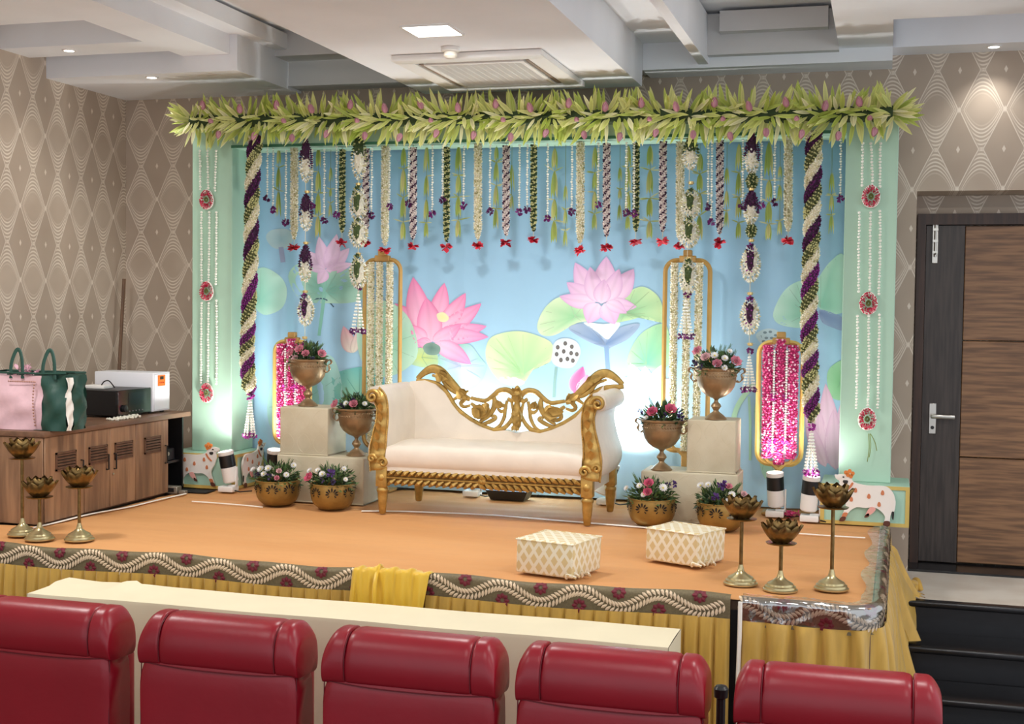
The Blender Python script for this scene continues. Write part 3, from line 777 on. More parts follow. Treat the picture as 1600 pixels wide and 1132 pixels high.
for a, b in [(40, 690), (70, 660), (110, 655), (150, 680), (80, 700), (120, 700), (60, 725), (110, 730), (150, 715)]:
    x, y = c8(a, b); blob2(mb, [(x + 3 * math.cos(t), y + 2 * math.sin(t)) for t in np.arange(6) * math.pi / 3], (x, y), (110, 130, 140), (120, 140, 150), 0, n=2)
stroke2(mb, [c8(80, 750), c8(90, 830)], 10, (180, 200, 196)); stroke2(mb, [(1178, 600), (1150, 640), (1140, 700)], 8, (176, 220, 190)); stroke2(mb, [(1170, 620), (1172, 660), (1172, 720)], 4, (170, 216, 190))
blob2(mb, [(1178, 640), (1200, 620), (1215, 660), (1212, 740), (1190, 740)], (1200, 680), (150, 206, 186), (176, 220, 200), 6)
blob2(mb, [(1292, 590), (1300, 572), (1322, 566), (1326, 620), (1300, 622)], (1312, 600), (130, 190, 140), (160, 210, 170), 5)
for B, T, w, b in [((1290, 730), (1268, 610), 14, -4), ((1300, 730), (1290, 600), 18, 0), ((1310, 730), (1322, 608), 15, 4), ((1290, 730), (1258, 650), 11, -3), ((1306, 735), (1302, 640), 16, 0)]:
    petal2(mb, B, T, w, b, (240, 216, 232), (224, 186, 212), (206, 160, 196))
mb.build('printed_leaf', print_m, back, angle=180)
# ================================================================== flowers hung on the set
petal_m = mat('flower_petals', vcol=True, rough=.65, thin=.25)
leafm = mat('fresh_leaf', vcol=True, rough=.5, thin=.3)
string_m = mat('string', (210, 205, 180), .8)
CREAM, WHITE_, GREEN, PALE, PURP, DPUR, MAG, RED, PINK = (252, 247, 228), (252, 250, 244), (62, 84, 44), (218, 216, 156), (128, 40, 124), (66, 22, 62), (176, 64, 160), (196, 34, 58), (236, 92, 156)
def florets(mb, path, r, size, colfn, per_ring=9, step=None, elong=1.5, jit=.35, rng=RNG):
    """buds packed on the surface of a tube along path; colfn(u 0..1, ang) -> srgb"""
    P = np.asarray(path, float); seg = np.linalg.norm(np.diff(P, axis=0), axis=1); cum = np.r_[0, np.cumsum(seg)]; L = cum[-1]
    step = step or size * 1.25; n = max(2, int(L / step)); rr = np.broadcast_to(np.asarray(r, float), (len(P),))
    pos, D, cols = [], [], []
    for i in range(n):
        d = (i + .5) / n * L; c = np.array([np.interp(d, cum, P[:, k]) for k in range(3)]); ra = np.interp(d, cum, rr)
        j = min(np.searchsorted(cum, d), len(P) - 1); t = P[j] - P[j - 1]; t /= np.linalg.norm(t) + 1e-9
        a = np.cross(t, (0, 1, 0.02)); a /= np.linalg.norm(a) + 1e-9; b = np.cross(a, t)
        k = max(4, int(round(per_ring * ra / max(rr.max(), 1e-6))))
        off = rng.uniform(0, 6.28) if jit > .2 else (i % 2) * math.pi / k
        for q in range(k):
            an = off + 2 * math.pi * q / k + rng.uniform(-jit, jit) * .5
            o = math.cos(an) * a + math.sin(an) * b
            pos.append(c + o * ra + t * rng.uniform(-.5, .5) * step * jit * 2); D.append(o * (1 + rng.uniform(-.2, .2)) - t * .35 + rng.normal(0, .2, 3))
            cols.append(lin(colfn(d / L, an)))
    cols = np.array(cols) * (1 + rng.uniform(-.14, .1, (len(cols), 1)))
    tv = OCT[0] * np.array([.55, .55 * elong, .55])
    mb.scatter((tv, OCT[1]), pos, frames(D), size * rng.uniform(.8, 1.2, len(pos)), np.clip(cols, 0, 1))
    return mb
def pick(rng, *opts):
    t = rng.random(); s = 0
    for p, c in opts:
        s += p
        if t < s: return c
    return opts[-1][1]
COLS = {
    'white': lambda u, a: pick(RNG, (.8, CREAM), (.13, (222, 218, 176)), (.07, (176, 172, 124))),
    'green': lambda u, a: (PALE if math.sin(u * 2 * math.pi * 17 + a * 1.0) > -.1 else GREEN),
    'purple': lambda u, a: (DPUR if math.sin(u * 2 * math.pi * 11 + 2 * a) > .45 else pick(RNG, (.8, (246, 236, 232)), (.2, (226, 206, 206)))),
    'pink': lambda u, a: pick(RNG, (.45, PINK), (.25, (206, 44, 120)), (.3, (252, 206, 226))),
    'pinkm': lambda u, a: pick(RNG, (.5, (222, 80, 170)), (.2, (200, 50, 150)), (.3, (250, 210, 235))),
}
def flower_ball(mb, c, r, col, n=26, rng=RNG, flat=1.):
    D = rng.normal(0, 1, (n, 3)); D /= np.linalg.norm(D, axis=1)[:, None]
    mb.scatter(PETAL, np.array(c) + D * r * .25 * np.array([1, 1, flat]), frames(D * np.array([1, 1, flat]), roll=rng.uniform(0, 6, n)), r * rng.uniform(.7, 1.05, n), np.clip(np.array(lin(col)) * rng.uniform(.6, 1.25, (n, 1)), 0, 1))
def tip_flower(mb, c, r, col, rng=RNG):
    n = 24; D = np.stack([rng.normal(0, 1, n), rng.normal(0, .8, n), rng.uniform(-.75, .45, n)], 1)
    mb.scatter(PETAL, np.tile(c, (n, 1)), frames(D, roll=rng.uniform(-.6, .6, n)), r * rng.uniform(.75, 1.1, n), np.clip(np.array(lin(col)) * rng.uniform(.55, 1.3, (n, 1)), 0, 1))

# ---- straight garlands with a red flower at the tip
kinds = {'white': 'cream jasmine garland', 'green': 'green and cream bud garland', 'purple': 'white garland speckled with purple'}
GAR = [(460, 222, 374, 'white', 388), (535, 240, 364, 'green', 380), (572, 246, 366, 'purple', 380), (602, 224, 384, 'white', 392), (646, 240, 374, 'purple', 385), (698, 232, 378, 'green', 386),
       (747, 224, 374, 'white', 384), (791, 230, 368, 'purple', 380), (834, 230, 362, 'green', 375), (907, 222, 380, 'white', 391), (948, 228, 370, 'purple', 387), (994, 228, 362, 'green', 378),
       (1036, 228, 362, 'purple', 377), (1063, 222, 376, 'white', 385), (1125, 224, 366, 'purple', 380), (1232, 212, 362, 'white', 378)]
cnt = {}
for k, (x, y0, y1, kind, yr) in enumerate(GAR):
    Y = 7.68 + .012 * (k % 2); cnt[kind] = cnt.get(kind, 0) + 1
    a, b, c = at(x, y0, Y), at(x - .5, y1, Y), at(x - 1, yr, Y)
    a[2] = max(a[2], 3.24)
    nk = sum(1 for g in GAR if g[3] == kind)
    root = thing('flower_garland', tuple(b), '%s with red tip, %s such from left' % (kinds[kind], ORD[cnt[kind] - 1]), 'garland', 'straight flower garlands under the beam')
    w = {'white': .021, 'green': .016, 'purple': .018}[kind]
    path = np.linspace(a, b, 20); rr = np.full(20, w); rr[-2:] *= .7; rr[-1] *= .5
    mb = MB(); mb.tube(path, rr * .85, 8, col=lin({'white': (226, 218, 178), 'green': (52, 66, 36), 'purple': (206, 190, 186)}[kind]))
    florets(mb, path, rr, .0105, COLS[kind], per_ring=10, step=.0105)
    tag(mb.build('flower_strand', petal_m, root, org=root.location, smooth=False), kind='stuff')
    mb = MB(); mb.tube([a + np.array([0, 0, .03]), a, b, c], .002, 5); mb.build('string', string_m, root, org=root.location)
    mb = MB(); tip_flower(mb, c, .042, RED if k % 3 else (214, 52, 70)); mb.build('red_flower', petal_m, root, org=root.location, smooth=False)
# ---- thin bead-like jasmine strings with a purple flower
BEA = [(418, 228, 310), (427, 228, 328), (447, 250, 348), (488, 260, 322), (507, 262, 345), (526, 228, 336), (581, 245, 337), (609, 230, 323), (639, 228, 318), (676, 226, 335), (692, 226, 313), (725, 228, 322),
       (766, 226, 331), (812, 226, 332), (824, 226, 327), (856, 226, 341), (894, 230, 331), (935, 226, 320), (979, 222, 333), (991, 224, 334), (1107, 218, 323), (1112, 250, 348), (1161, 220, 321), (1190, 214, 321), (1211, 216, 316), (1314, 214, 310)]
bead_m = mat('jasmine_bud', (244, 244, 234), .45)
for k, (x, y0, y1) in enumerate(BEA):
    Y = 7.63 + .01 * (k % 3); a, b = at(x, y0, Y), at(x - .6, y1, Y); a[2] = max(a[2], 3.24)
    root = thing('jasmine_string', tuple(b), 'thin white bud string ending in a purple flower, %s from left' % ORD[k], 'flower string', 'thin bud strings under the beam')
    L = a[2] - b[2]; n = int(L / .0155); pos = [a + (b - a) * (i + .5) / (n + 1.5) + RNG.normal(0, .0012, 3) for i in range(n)]
    mb = MB(); mb.scatter((ICO[0] * np.array([1, 1, .85]), ICO[1]), pos, np.tile(np.eye(3), (n, 1, 1)), np.where(np.arange(n) % 3 == 0, .0092, .0068))
    mb.build('buds', bead_m, root, org=root.location)
    mb = MB(); mb.tube([a, b], .0016, 5); mb.build('string', string_m, root, org=root.location)
    mb = MB(); flower_ball(mb, b, .024, (120, 40, 116) if k % 2 else (96, 32, 90)); mb.build('purple_flower', petal_m, root, org=root.location, smooth=False)
# ---- chains of pale leaf pods
LCH = [(436, [(232, 258), (262, 298), (298, 340)], 'n'), (498, [(232, 262), (268, 302), (302, 338), (338, 372)], 'w'), (517, [(262, 285), (296, 308), (318, 340)], 's'), (631, [(232, 262), (264, 306), (309, 342), (347, 376)], 'w'), (667, [(228, 270), (275, 308), (312, 346), (348, 372)], 'n'), (717, [(228, 270), (274, 304), (308, 340), (344, 372)], 'w'),
       (776, [(230, 252), (254, 286), (290, 324), (326, 358)], 'n'), (800, [(258, 300), (305, 330)], 's'), (867, [(232, 265), (268, 310), (312, 345), (345, 380)], 'w'), (884, [(290, 315), (328, 352), (360, 386)], 's'), (930, [(230, 266), (270, 298), (300, 332), (334, 360)], 'n'), (969, [(262, 285), (296, 312), (320, 345)], 's'), (982, [(228, 262), (262, 300), (300, 335), (338, 360)], 'n'),
       (1016, [(228, 260), (266, 304), (310, 340), (346, 374)], 'w'), (1094, [(240, 270), (272, 300), (303, 334), (337, 376)], 'w'), (1136, [(262, 290), (298, 325), (330, 356)], 's'), (1155, [(225, 268), (270, 306), (308, 342), (348, 374)], 'n'), (1202, [(222, 278), (282, 314), (316, 350), (350, 376)], 'w'), (1219, [(260, 280), (290, 315), (345, 368)], 's'), (1300, [(270, 302), (305, 332), (336, 366)], 's')]
pod_cols = [(206, 212, 122), (184, 200, 98), (220, 214, 142), (170, 188, 92)]
def leafmesh(mb, base, d, L, w, col, up=(0, -1, 0), curl=0.):
    """long leaf blade with a mid fold"""
    d = np.array(d, float); d /= np.linalg.norm(d); x = np.cross(d, up); x /= np.linalg.norm(x) + 1e-9; u = np.cross(x, d)
    n = 6; G = np.zeros((n + 1, 3, 3)); C = np.zeros((n + 1, 3, 3)); c = np.array(lin(col))
    for i in range(n + 1):
        t = i / n; hw = w * .5 * math.sin(math.pi * (t ** .8)) ** .75 if 0 < t < 1 else .0006
        ctr = np.array(base) + d * L * t + u * curl * L * t * t
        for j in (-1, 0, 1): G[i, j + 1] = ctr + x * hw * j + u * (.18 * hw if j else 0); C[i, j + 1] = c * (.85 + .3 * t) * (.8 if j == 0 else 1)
    mb.grid(G, col=np.clip(C, 0, 1))
for k, (x, segs, sz) in enumerate(LCH):
    Y = 7.80 + .02 * (k % 3); top = at(x, 226, Y); top[2] = max(top[2], 3.24); bot = at(x - 1, segs[-1][1], Y)
    root = thing('leaf_chain', tuple(bot), '%s hanging chain of pale green leaf pods, %s from left' % ({'w': 'wide', 'n': 'slender', 's': 'small'}[sz], ORD[k]), 'leaf chain', 'leaf pod chains in front of the backdrop')
    mb = MB(); mb.tube([top, at(x - .5, segs[-1][0], Y)], .0016, 5); mb.build('stem', mat('stem_green', (120, 138, 70), .6), root, org=root.location)
    w = {'w': .036, 'n': .026, 's': .016}[sz]
    for i, (ya, yb) in enumerate(segs):
        b0 = at(x - i * .3, ya, Y); L = b0[2] - at(x, yb, Y)[2]
        for q, dx in enumerate((-.09, .09, .0)):
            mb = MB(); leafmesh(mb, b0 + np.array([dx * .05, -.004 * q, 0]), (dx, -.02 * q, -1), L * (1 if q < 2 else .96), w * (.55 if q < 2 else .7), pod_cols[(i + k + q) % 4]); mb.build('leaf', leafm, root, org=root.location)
        if i:
            for sg in (-1, 1, -1, 1):
                if RNG.random() < .35: continue
                mb = MB(); leafmesh(mb, b0, (sg, -.25, RNG.uniform(-.15, .7)), w * RNG.uniform(1.0, 2.3), .009, pick(RNG, (.5, (222, 222, 168)), (.5, (190, 200, 120))), curl=-.25); mb.build('tendril', leafm, root, org=root.location)

# ---- braided side garlands
def braid(pts, ytas, label, turns):
    Y = 7.47; P = spline([at(px, py, Y) for px, py in pts], 30); n = len(P)
    root = thing('braided_garland', tuple(at(*ytas[-1], Y)), label, 'garland', 'braided side garlands'); org = root.location
    for s, (nm, base, fn) in enumerate((('purple_strand', (60, 20, 58), lambda u, a: pick(RNG, (.6, DPUR), (.4, (112, 34, 108))) if u < .45 else pick(RNG, (.4, PURP), (.6, (150, 50, 146)))),
                          ('green_strand', (96, 98, 56), lambda u, a: PALE if math.sin(u * 2 * math.pi * 95) > -.35 else (70, 84, 44)),
                          ('white_strand', (232, 222, 186), COLS['white']))):
        u = np.linspace(0, 1, n); ph = -u * turns * 2 * math.pi + s * 2 * math.pi / 3
        tap = np.clip((1 - u) / .06, .45, 1)
        Q = P + np.stack([.024 * np.cos(ph) * tap, .022 * np.sin(ph) * tap, 0 * u], 1)
        mb = MB(); mb.tube(Q, .0205 * tap, 8, col=lin(base)); florets(mb, Q, .022 * tap, .0105, fn, per_ring=10, step=.0095)
        tag(mb.build(nm, petal_m, root, org=org, smooth=False), kind='stuff')
    (xa, ya), (xb, yb) = ytas; a, b = at(xa, ya, Y), at(xb, yb, Y)
    mb = MB(); flower_ball(mb, a, .026, MAG); mb.build('purple_knot', petal_m, root, org=org, smooth=False)
    for q in range(8):
        an = q * math.pi / 4; e = b + np.array([.036 * math.cos(an), .03 * math.sin(an), 0]); path = np.linspace(a + (e - a) * .08, e, 14)
        mb = MB(); mb.scatter(ICO, path, np.tile(np.eye(3), (14, 1, 1)), .0085); mb.build('tassel_string', bead_m, root, org=org)
    mb = MB(); rg = np.random.default_rng(3)
    for q in range(9):
        an = q * 2 * math.pi / 9; flower_ball(mb, b + np.array([.032 * math.cos(an), .028 * math.sin(an), rg.uniform(-.012, .012)]), .02, MAG if q % 2 else (150, 50, 140), 12)
    mb.build('purple_ring', petal_m, root, org=org, smooth=False)
braid([(399, 214), (394, 300), (392, 400), (388, 500), (386, 560), (391, 618)], ((391, 620), (390, 680)), 'braided purple, green and cream garland hanging beside the cabinet-side pillar', 6.2)
braid([(1272, 206), (1270, 300), (1267, 400), (1264, 500), (1266, 580), (1268, 660)], ((1268, 668), (1267, 738)), 'braided purple, green and cream garland hanging beside the door-side pillar', 6.8)

# ---- drop chains of tear-shaped flower loops
gold_disc = mat('gold_foil_disc', (214, 184, 120), .35, .6)
def teardrop(root, org, c, hw, hz, cA, cB, split, loop=False):
    """flower drop: colour A above the split, B below"""
    n = 150; i = np.arange(n) + .5; ph = np.arccos(1 - 2 * i / n); th = math.pi * (1 + 5 ** .5) * i
    S = np.stack([np.cos(th) * np.sin(ph), np.sin(th) * np.sin(ph), np.cos(ph)], 1)
    pr = np.where(S[:, 2] > 0, (1 - .45 * S[:, 2] ** 1.2), 1.)
    pos = c + S * np.array([hw, hw * .85, hz]) * np.stack([pr, pr, np.ones(n)], 1)
    if loop: isA = (np.abs(S[:, 0]) < .48) & (S[:, 2] > -.62)
    else: isA = S[:, 2] + .55 * np.abs(S[:, 0] + .15) > split
    for nm, msk, cc, core in (('upper_flowers', isA, cA, False), ('lower_flowers', ~isA, cB, True)):
        if not msk.any(): continue
        m = int(msk.sum()); mb = MB()
        if not core and cA is not cB:
            if loop: mb.scatter((ICO[0] * np.array([hw * .5, hw * .62, hz * .66]), ICO[1]), [c + np.array([0, -hw * .36, hz * .1])], np.eye(3)[None], 1., np.array(lin(cA[-1])) * .8)
            else: mb.scatter((ICO[0] * np.array([hw * .84, hw * .74, hz * .62]), ICO[1]), [c + np.array([0, -.004, hz * .33])], np.eye(3)[None], 1., np.array(lin(cA[0])) * .8)
        if core:
            mb.scatter((ICO[0] * np.array([hw * .85, hw * .7, hz * .9]), ICO[1]), [c], np.eye(3)[None], 1., np.array(lin(cc[0])) * .9)
        col = np.array([lin(cc[q % len(cc)]) if isinstance(cc[0], tuple) else lin(cc) for q in range(m)]) * RNG.uniform(.7, 1.15, (m, 1))
        D = S[msk] * np.array([1, 1, .5]) + RNG.normal(0, .25, (m, 3))
        if loop and cc is not cA: D = S[msk] * 1.3
        mb.scatter((OCT[0] * np.array([.5, 1.0, .5]), OCT[1]), pos[msk] + (D * .004 if not loop or cc is cA else D * .002) + (np.array([0, -.018, 0]) if loop and cc is cA else 0), frames(D), .011 * RNG.uniform(.8, 1.25, m), np.clip(col, 0, 1))
        tag(mb.build(nm, petal_m, root, org=org, smooth=False), kind='stuff')
def disc(root, org, c, r=.03):
    mb = MB(); mb.lathe([(.004, .008), (r * .5, .008), (r * .55, -.006), (r * .3, -.010), (.003, -.010)], c, 12)
    d = mb.build('disc', gold_disc, root, org=org)
    mb = MB()
    for q in range(7):
        an = q * 2 * math.pi / 7 + .3; leafmesh(mb, c, (math.cos(an), math.sin(an), .12), r * 1.1, .010, (232, 222, 184), up=(0, 0, 1))
    mb.build('bract', leafm, d, org=org)
def tassel(root, org, a, b, r):
    for q in range(7):
        an = q * 2 * math.pi / 7; e = b + np.array([r * math.cos(an), r * .8 * math.sin(an), 0]); P = np.linspace(a, e, 13)
        mb = MB(); mb.scatter(ICO, P, np.tile(np.eye(3), (13, 1, 1)), .0072); mb.build('tassel_string', bead_m, root, org=org)
    mb = MB()
    for q in range(9):
        an = q * 2 * math.pi / 9; flower_ball(mb, b + np.array([r * math.cos(an), r * .8 * math.sin(an), RNG.uniform(-.008, .008)]), .018, (128, 42, 120) if q % 2 else (86, 28, 84), 12)
    mb.build('purple_ring', petal_m, root, org=org, smooth=False)
def drop_chain(items, label, end):
    Y = 7.50; root = thing('drop_chain', tuple(at(*end, Y)), label, 'garland', 'drop chains in front of the backdrop'); org = root.location
    ys = [i[1] for i in items]; mb = MB(); mb.tube([at(items[0][2], min(ys) - 14, Y), at(end[0], end[1] - 6, Y)], .002, 5); mb.build('string', string_m, root, org=org)
    for it in items:
        t = it[0]
        if t == 'd': disc(root, org, at(it[2], it[1], Y))
        elif t == 't':
            _, y0, x, y1, hwpx, ca, cb, sp, lp = it; a, b = at(x, y0, Y), at(x, y1, Y)
            teardrop(root, org, (a + b) / 2, hwpx * .0036, (a[2] - b[2]) / 2, ca, cb, sp, lp)
        elif t == 'b':
            mb = MB(); flower_ball(mb, at(it[2], it[1], Y), .022, (112, 38, 106)); mb.build('purple_bud', petal_m, root, org=org, smooth=False)
        elif t == 's':
            _, y0, x, y1, rr = it; tassel(root, org, at(x, y0, Y), at(x - 1, y1, Y), rr)
pu, wh, gr = [DPUR, (92, 30, 86)], [CREAM, WHITE_, (206, 198, 156)], [GREEN, PALE, (84, 104, 56)]
pu2 = [(150, 50, 150), (110, 34, 106), DPUR]
drop_chain([('t', 218, 478, 284, 10, pu, wh, .25, 0), ('d', 300, 480), ('t', 304, 478, 360, 10, pu, wh, .2, 0), ('d', 380, 478), ('t', 384, 477, 440, 10, pu, wh, .2, 0), ('d', 456, 477), ('t', 460, 478, 508, 13, pu2, wh, 0, 1), ('d', 528, 476), ('b', 538, 476), ('s', 545, 476, 600, .03)],
           'purple and white flower drop chain hanging above the left cream cube', (476, 602))
drop_chain([('t', 208, 1175, 272, 10, pu, wh, .25, 0), ('t', 270, 1175, 294, 7, gr, gr, 0, 0), ('d', 296, 1174), ('t', 298, 1174, 350, 10, pu, wh, .2, 0), ('t', 350, 1174, 370, 6, gr, gr, 0, 0), ('d', 376, 1174), ('t', 382, 1173, 440, 14, pu2, wh, 0, 1), ('d', 459, 1172), ('t', 464, 1172, 522, 14, pu2, wh, 0, 1), ('d', 538, 1172), ('b', 549, 1172), ('s', 554, 1171, 608, .036)],
           'purple and white flower drop chain nearest the door-side braid', (1170, 610))
drop_chain([('t', 208, 561, 280, 12, gr, wh, .3, 0), ('d', 288, 560), ('t', 292, 560, 345, 14, gr, wh, 0, 1), ('t', 342, 560, 386, 15, gr, wh, 0, 1), ('d', 397, 560), ('t', 398, 560, 450, 14, gr, wh, 0, 1), ('b', 449, 561), ('s', 456, 560, 518, .040)],
           'green and white flower drop chain by the left jasmine-strung stand', (559, 522))
drop_chain([('t', 212, 1079, 264, 11, gr, wh, .3, 0), ('d', 286, 1080), ('t', 296, 1079, 342, 14, gr, wh, 0, 1), ('t', 340, 1077, 386, 15, gr, wh, 0, 1), ('d', 404, 1077), ('t', 406, 1076, 458, 14, gr, wh, 0, 1), ('b', 460, 1074), ('s', 466, 1072, 526, .042)],
           'green and white flower drop chain before the right jasmine-strung stand', (1071, 530))

# ---- strings with oval rosettes on the pillar fronts
def rosette(root, org, c, rx, rz):
    mb = MB(); n = 46; an = np.linspace(0, 2 * math.pi, n, endpoint=False)
    egg = lambda a, s: np.array([rx * s * math.cos(a) * (1 - .12 * math.sin(a)), 0, rz * s * math.sin(a)])
    mb.scatter((ICO[0] * np.array([1, .7, 1]), ICO[1]), [c + egg(a, 1.) for a in an], np.tile(np.eye(3), (n, 1, 1)), .0085)
    ro = mb.build('rosette', bead_m, root, org=org)
    mb = MB()
    for s, col, m in ((.82, (206, 52, 84), 30), (.62, (226, 90, 120), 26), (.42, (190, 40, 70), 18)):
        a2 = np.linspace(0, 2 * math.pi, m, endpoint=False) + s; D = np.array([egg(a, 1.) / rx + np.array([0, -.9, 0]) for a in a2])
        mb.scatter(PETAL, [c + egg(a, s) for a in a2], frames(D, roll=RNG.uniform(0, 6, m)), .019, np.clip(np.array(lin(col)) * RNG.uniform(.7, 1.3, (m, 1)), 0, 1))
    mb.build('pink_petals', petal_m, ro, org=org, smooth=False)
    mb = MB(); m = 14; mb.scatter(OCT, [c + egg(a, .2) + np.array([0, -.008, 0]) for a in np.linspace(0, 6.28, m)], np.tile(np.eye(3), (m, 1, 1)), .008, vary((110, 118, 60), m)); mb.build('green_centre', petal_m, ro, org=org, smooth=False)
def pillar_garland(sets, ros, tail, label):
    Y = YP - .02; root = thing('pillar_garland', tuple(at(*ros[-1], Y)), label, 'garland', 'bud strings on the pillars'); org = root.location
    for (x0, y0, x1, y1) in sets:
        a, b = at(x0, y0, Y), at(x1, y1, Y); n = int(np.linalg.norm(a - b) / .0165); bow = RNG.uniform(-.004, .004)
        pos = [a + (b - a) * (i + .5) / n + np.array([bow * math.sin(math.pi * i / n) + RNG.normal(0, .001), 0, 0]) for i in range(n)]
        mb = MB(); mb.scatter(ICO, pos, np.tile(np.eye(3), (n, 1, 1)), np.where(np.arange(n) % 2 == 0, .0095, .0075)); st = mb.build('bud_string', bead_m, root, org=org)
    for (x, y) in ros: rosette(root, org, at(x, y, Y - .006), .043, .058)
    if tail:
        for (x0, y0, x1, y1) in tail:
            mb = MB(); mb.tube(spline([at(x0, y0, Y), at((x0 + x1) / 2 + 2, (y0 + y1) / 2, Y), at(x1, y1, Y)], 5), .0025, 5); mb.build('loose_thread', MATS['stem_green'], root, org=org)
pillar_garland([(312, 234, 313, 298), (324, 234, 325, 296), (338, 234, 336, 300), (315, 330, 315, 445), (327, 330, 326, 440), (338, 330, 337, 446), (315, 472, 314, 600), (326, 472, 325, 598), (338, 468, 338, 602)], [(323, 312), (323, 455), (323, 614)], [], 'rows of white bud strings with three pink rosettes on the cabinet-side pillar')
pillar_garland([(1348, 222, 1347, 292), (1361, 222, 1363, 290), (1376, 222, 1375, 294), (1343, 330, 1342, 458), (1360, 330, 1359, 455), (1375, 328, 1373, 462), (1340, 492, 1338, 640), (1357, 492, 1356, 636), (1374, 490, 1371, 640)], [(1361, 307), (1357, 474), (1355, 655)], [(1357, 678, 1355, 722), (1360, 678, 1370, 705), (1359, 678, 1358, 715)], 'rows of white bud strings with three pink rosettes on the door-side pillar')

# ---- the long leaf garland along the top
g0, g1 = at(300, 190, 7.47), at(1395, 178, 7.47)
root = thing('leaf_garland', tuple((g0 + g1) / 2), 'long garland of pointed yellow-green leaves and pink lotus buds along the beam', 'garland'); org = np.array(root.location)
mb = MB(); mb.tube(np.linspace(g0, g1, 30), .045, 8); mb.build('core', mat('garland_core', (44, 62, 30), .8), root, org=org)
tm = []
GLC = ((216, 222, 132), (200, 212, 108), (232, 232, 160), (184, 200, 92), (224, 224, 146), (242, 238, 190))
for c in GLC:
    m_ = MB(); leafmesh(m_, (0, 0, 0), (0, 1, 0), 1., .17, c, up=(0, 0, 1), curl=.08)
    ob = m_.build('leaf', leafm); tm.append(ob.data); bpy.data.objects.remove(ob)
specs = []; rg = np.random.default_rng(21); Lg = np.linalg.norm(g1 - g0)
for row in ('up', 'up2', 'down', 'down2', 'mid', 'fwd'):
    nrow = {'up': 190, 'up2': 150, 'down': 210, 'down2': 180, 'mid': 140, 'fwd': 130}[row]
    for i in range(nrow):
        s = (i + rg.random()) / nrow; c = g0 + (g1 - g0) * s; fan = .45 * math.sin(s * 60 + (1 if row[0] == 'u' else 0)) + rg.uniform(-.3, .3)
        if row == 'up': b, d, L = (0, -.02, .02), (fan, -.15 + rg.uniform(-.15, .1), 1), rg.uniform(.12, .165)
        elif row == 'up2': b, d, L = (0, -.05, .01), (fan * 1.6, -.75, .65), rg.uniform(.11, .15)
        elif row == 'down': b, d, L = (0, -.02, -.03), (fan - .25, -.25, -1), rg.uniform(.12, .17)
        elif row == 'down2': b, d, L = (0, -.045, -.01), (fan * 1.4 - .3, -.8, -.75), rg.uniform(.12, .15)
        elif row == 'mid': b, d, L = (0, -.05, rg.uniform(-.02, .02)), (rg.choice([-1, 1]) * rg.uniform(.8, 1.2), -.55, rg.uniform(-.3, .3)), rg.uniform(.10, .14)
        else: b, d, L = (0, 0.02, .0), (fan, .5, rg.choice([-.6, .9])), rg.uniform(.12, .16)
        specs.append((row, c + np.array(b) + rg.normal(0, .008, 3), np.array(d), L))
for i in range(44):
    sg = -1 if i % 2 else 1; c = g0 if sg < 0 else g1
    specs.append(('end', c + rg.normal(0, .015, 3), np.array([sg * rg.uniform(.5, 1.2), rg.uniform(-.8, .2), rg.uniform(-.8, .8)]), rg.uniform(.12, .17)))
front = [q for q in specs if q[0] in ('up', 'up2', 'down', 'down2', 'mid', 'end')]; order = rg.permutation(len(front)); keep = set(order[:296].tolist())
rest = MB()
for k, (row, b, d, L) in enumerate(front + [q for q in specs if q[0] == 'fwd']):
    M = frames([d], up=np.array([0, -1., .2]), roll=np.array([rg.uniform(-.5, .5)]))[0]; wob = rg.uniform(.85, 1.2)
    ci = int(rg.integers(0, 6)) if row not in ('up',) else int(rg.choice([1, 3, 4, 0]))
    if k in keep and k < len(front):
        o = bpy.data.objects.new('leaf', tm[ci]); COL.objects.link(o); o.parent = root
        mt = Matrix([[M[r][0] * L * wob, M[r][1] * L, M[r][2] * L, b[r] - org[r]] for r in range(3)] + [[0, 0, 0, 1]]); o.matrix_local = mt
    else:
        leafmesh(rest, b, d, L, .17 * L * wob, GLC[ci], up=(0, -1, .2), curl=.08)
tag(rest.build('leaves', leafm, root, org=org), kind='stuff')
def bud(c, d, L):
    M = frames([d])[0]; n = 5; pos, mats_ = [], []
    mb = MB(); R_ = np.stack([M[:, 0], M[:, 2], M[:, 1]], 1)
    mb.lathe([(.0015, 0), (L * .2, L * .12), (L * .28, L * .35), (L * .24, L * .6), (L * .12, L * .85), (.0015, L)], c, 10, R=R_, col=lin((206, 150, 164)))
    bo = mb.build('lotus_bud', petal_m, root, org=org)
    for q in range(3):
        an = q * 2.1 + .4; x = math.cos(an) * M[:, 0] + math.sin(an) * M[:, 2]
        mb = MB(); leafmesh(mb, c + x * L * .12, M[:, 1] + x * .22, L * .95, L * .5, (214, 158, 172) if q % 2 else (196, 136, 150), up=x, curl=-.2); mb.build('sepal', petal_m, bo, org=org)
for x in range(312, 1375, 57):
    k = (x - 312) // 57; yo = -5 * (x - 300) / 1100
    bud(at(x + 6, 172 + yo + (k % 2) * 6, 7.36), (rg.uniform(-.3, .3), -.35, 1), .062)
    if k % 2 == 0: bud(at(x + 20, 191 + yo, 7.33), (rg.uniform(-.2, .2), -1, .15), .05)
    bud(at(x + 30, 204 + yo + (k % 3) * 3, 7.37), (rg.uniform(-.3, .3), -.4, -1), .058)

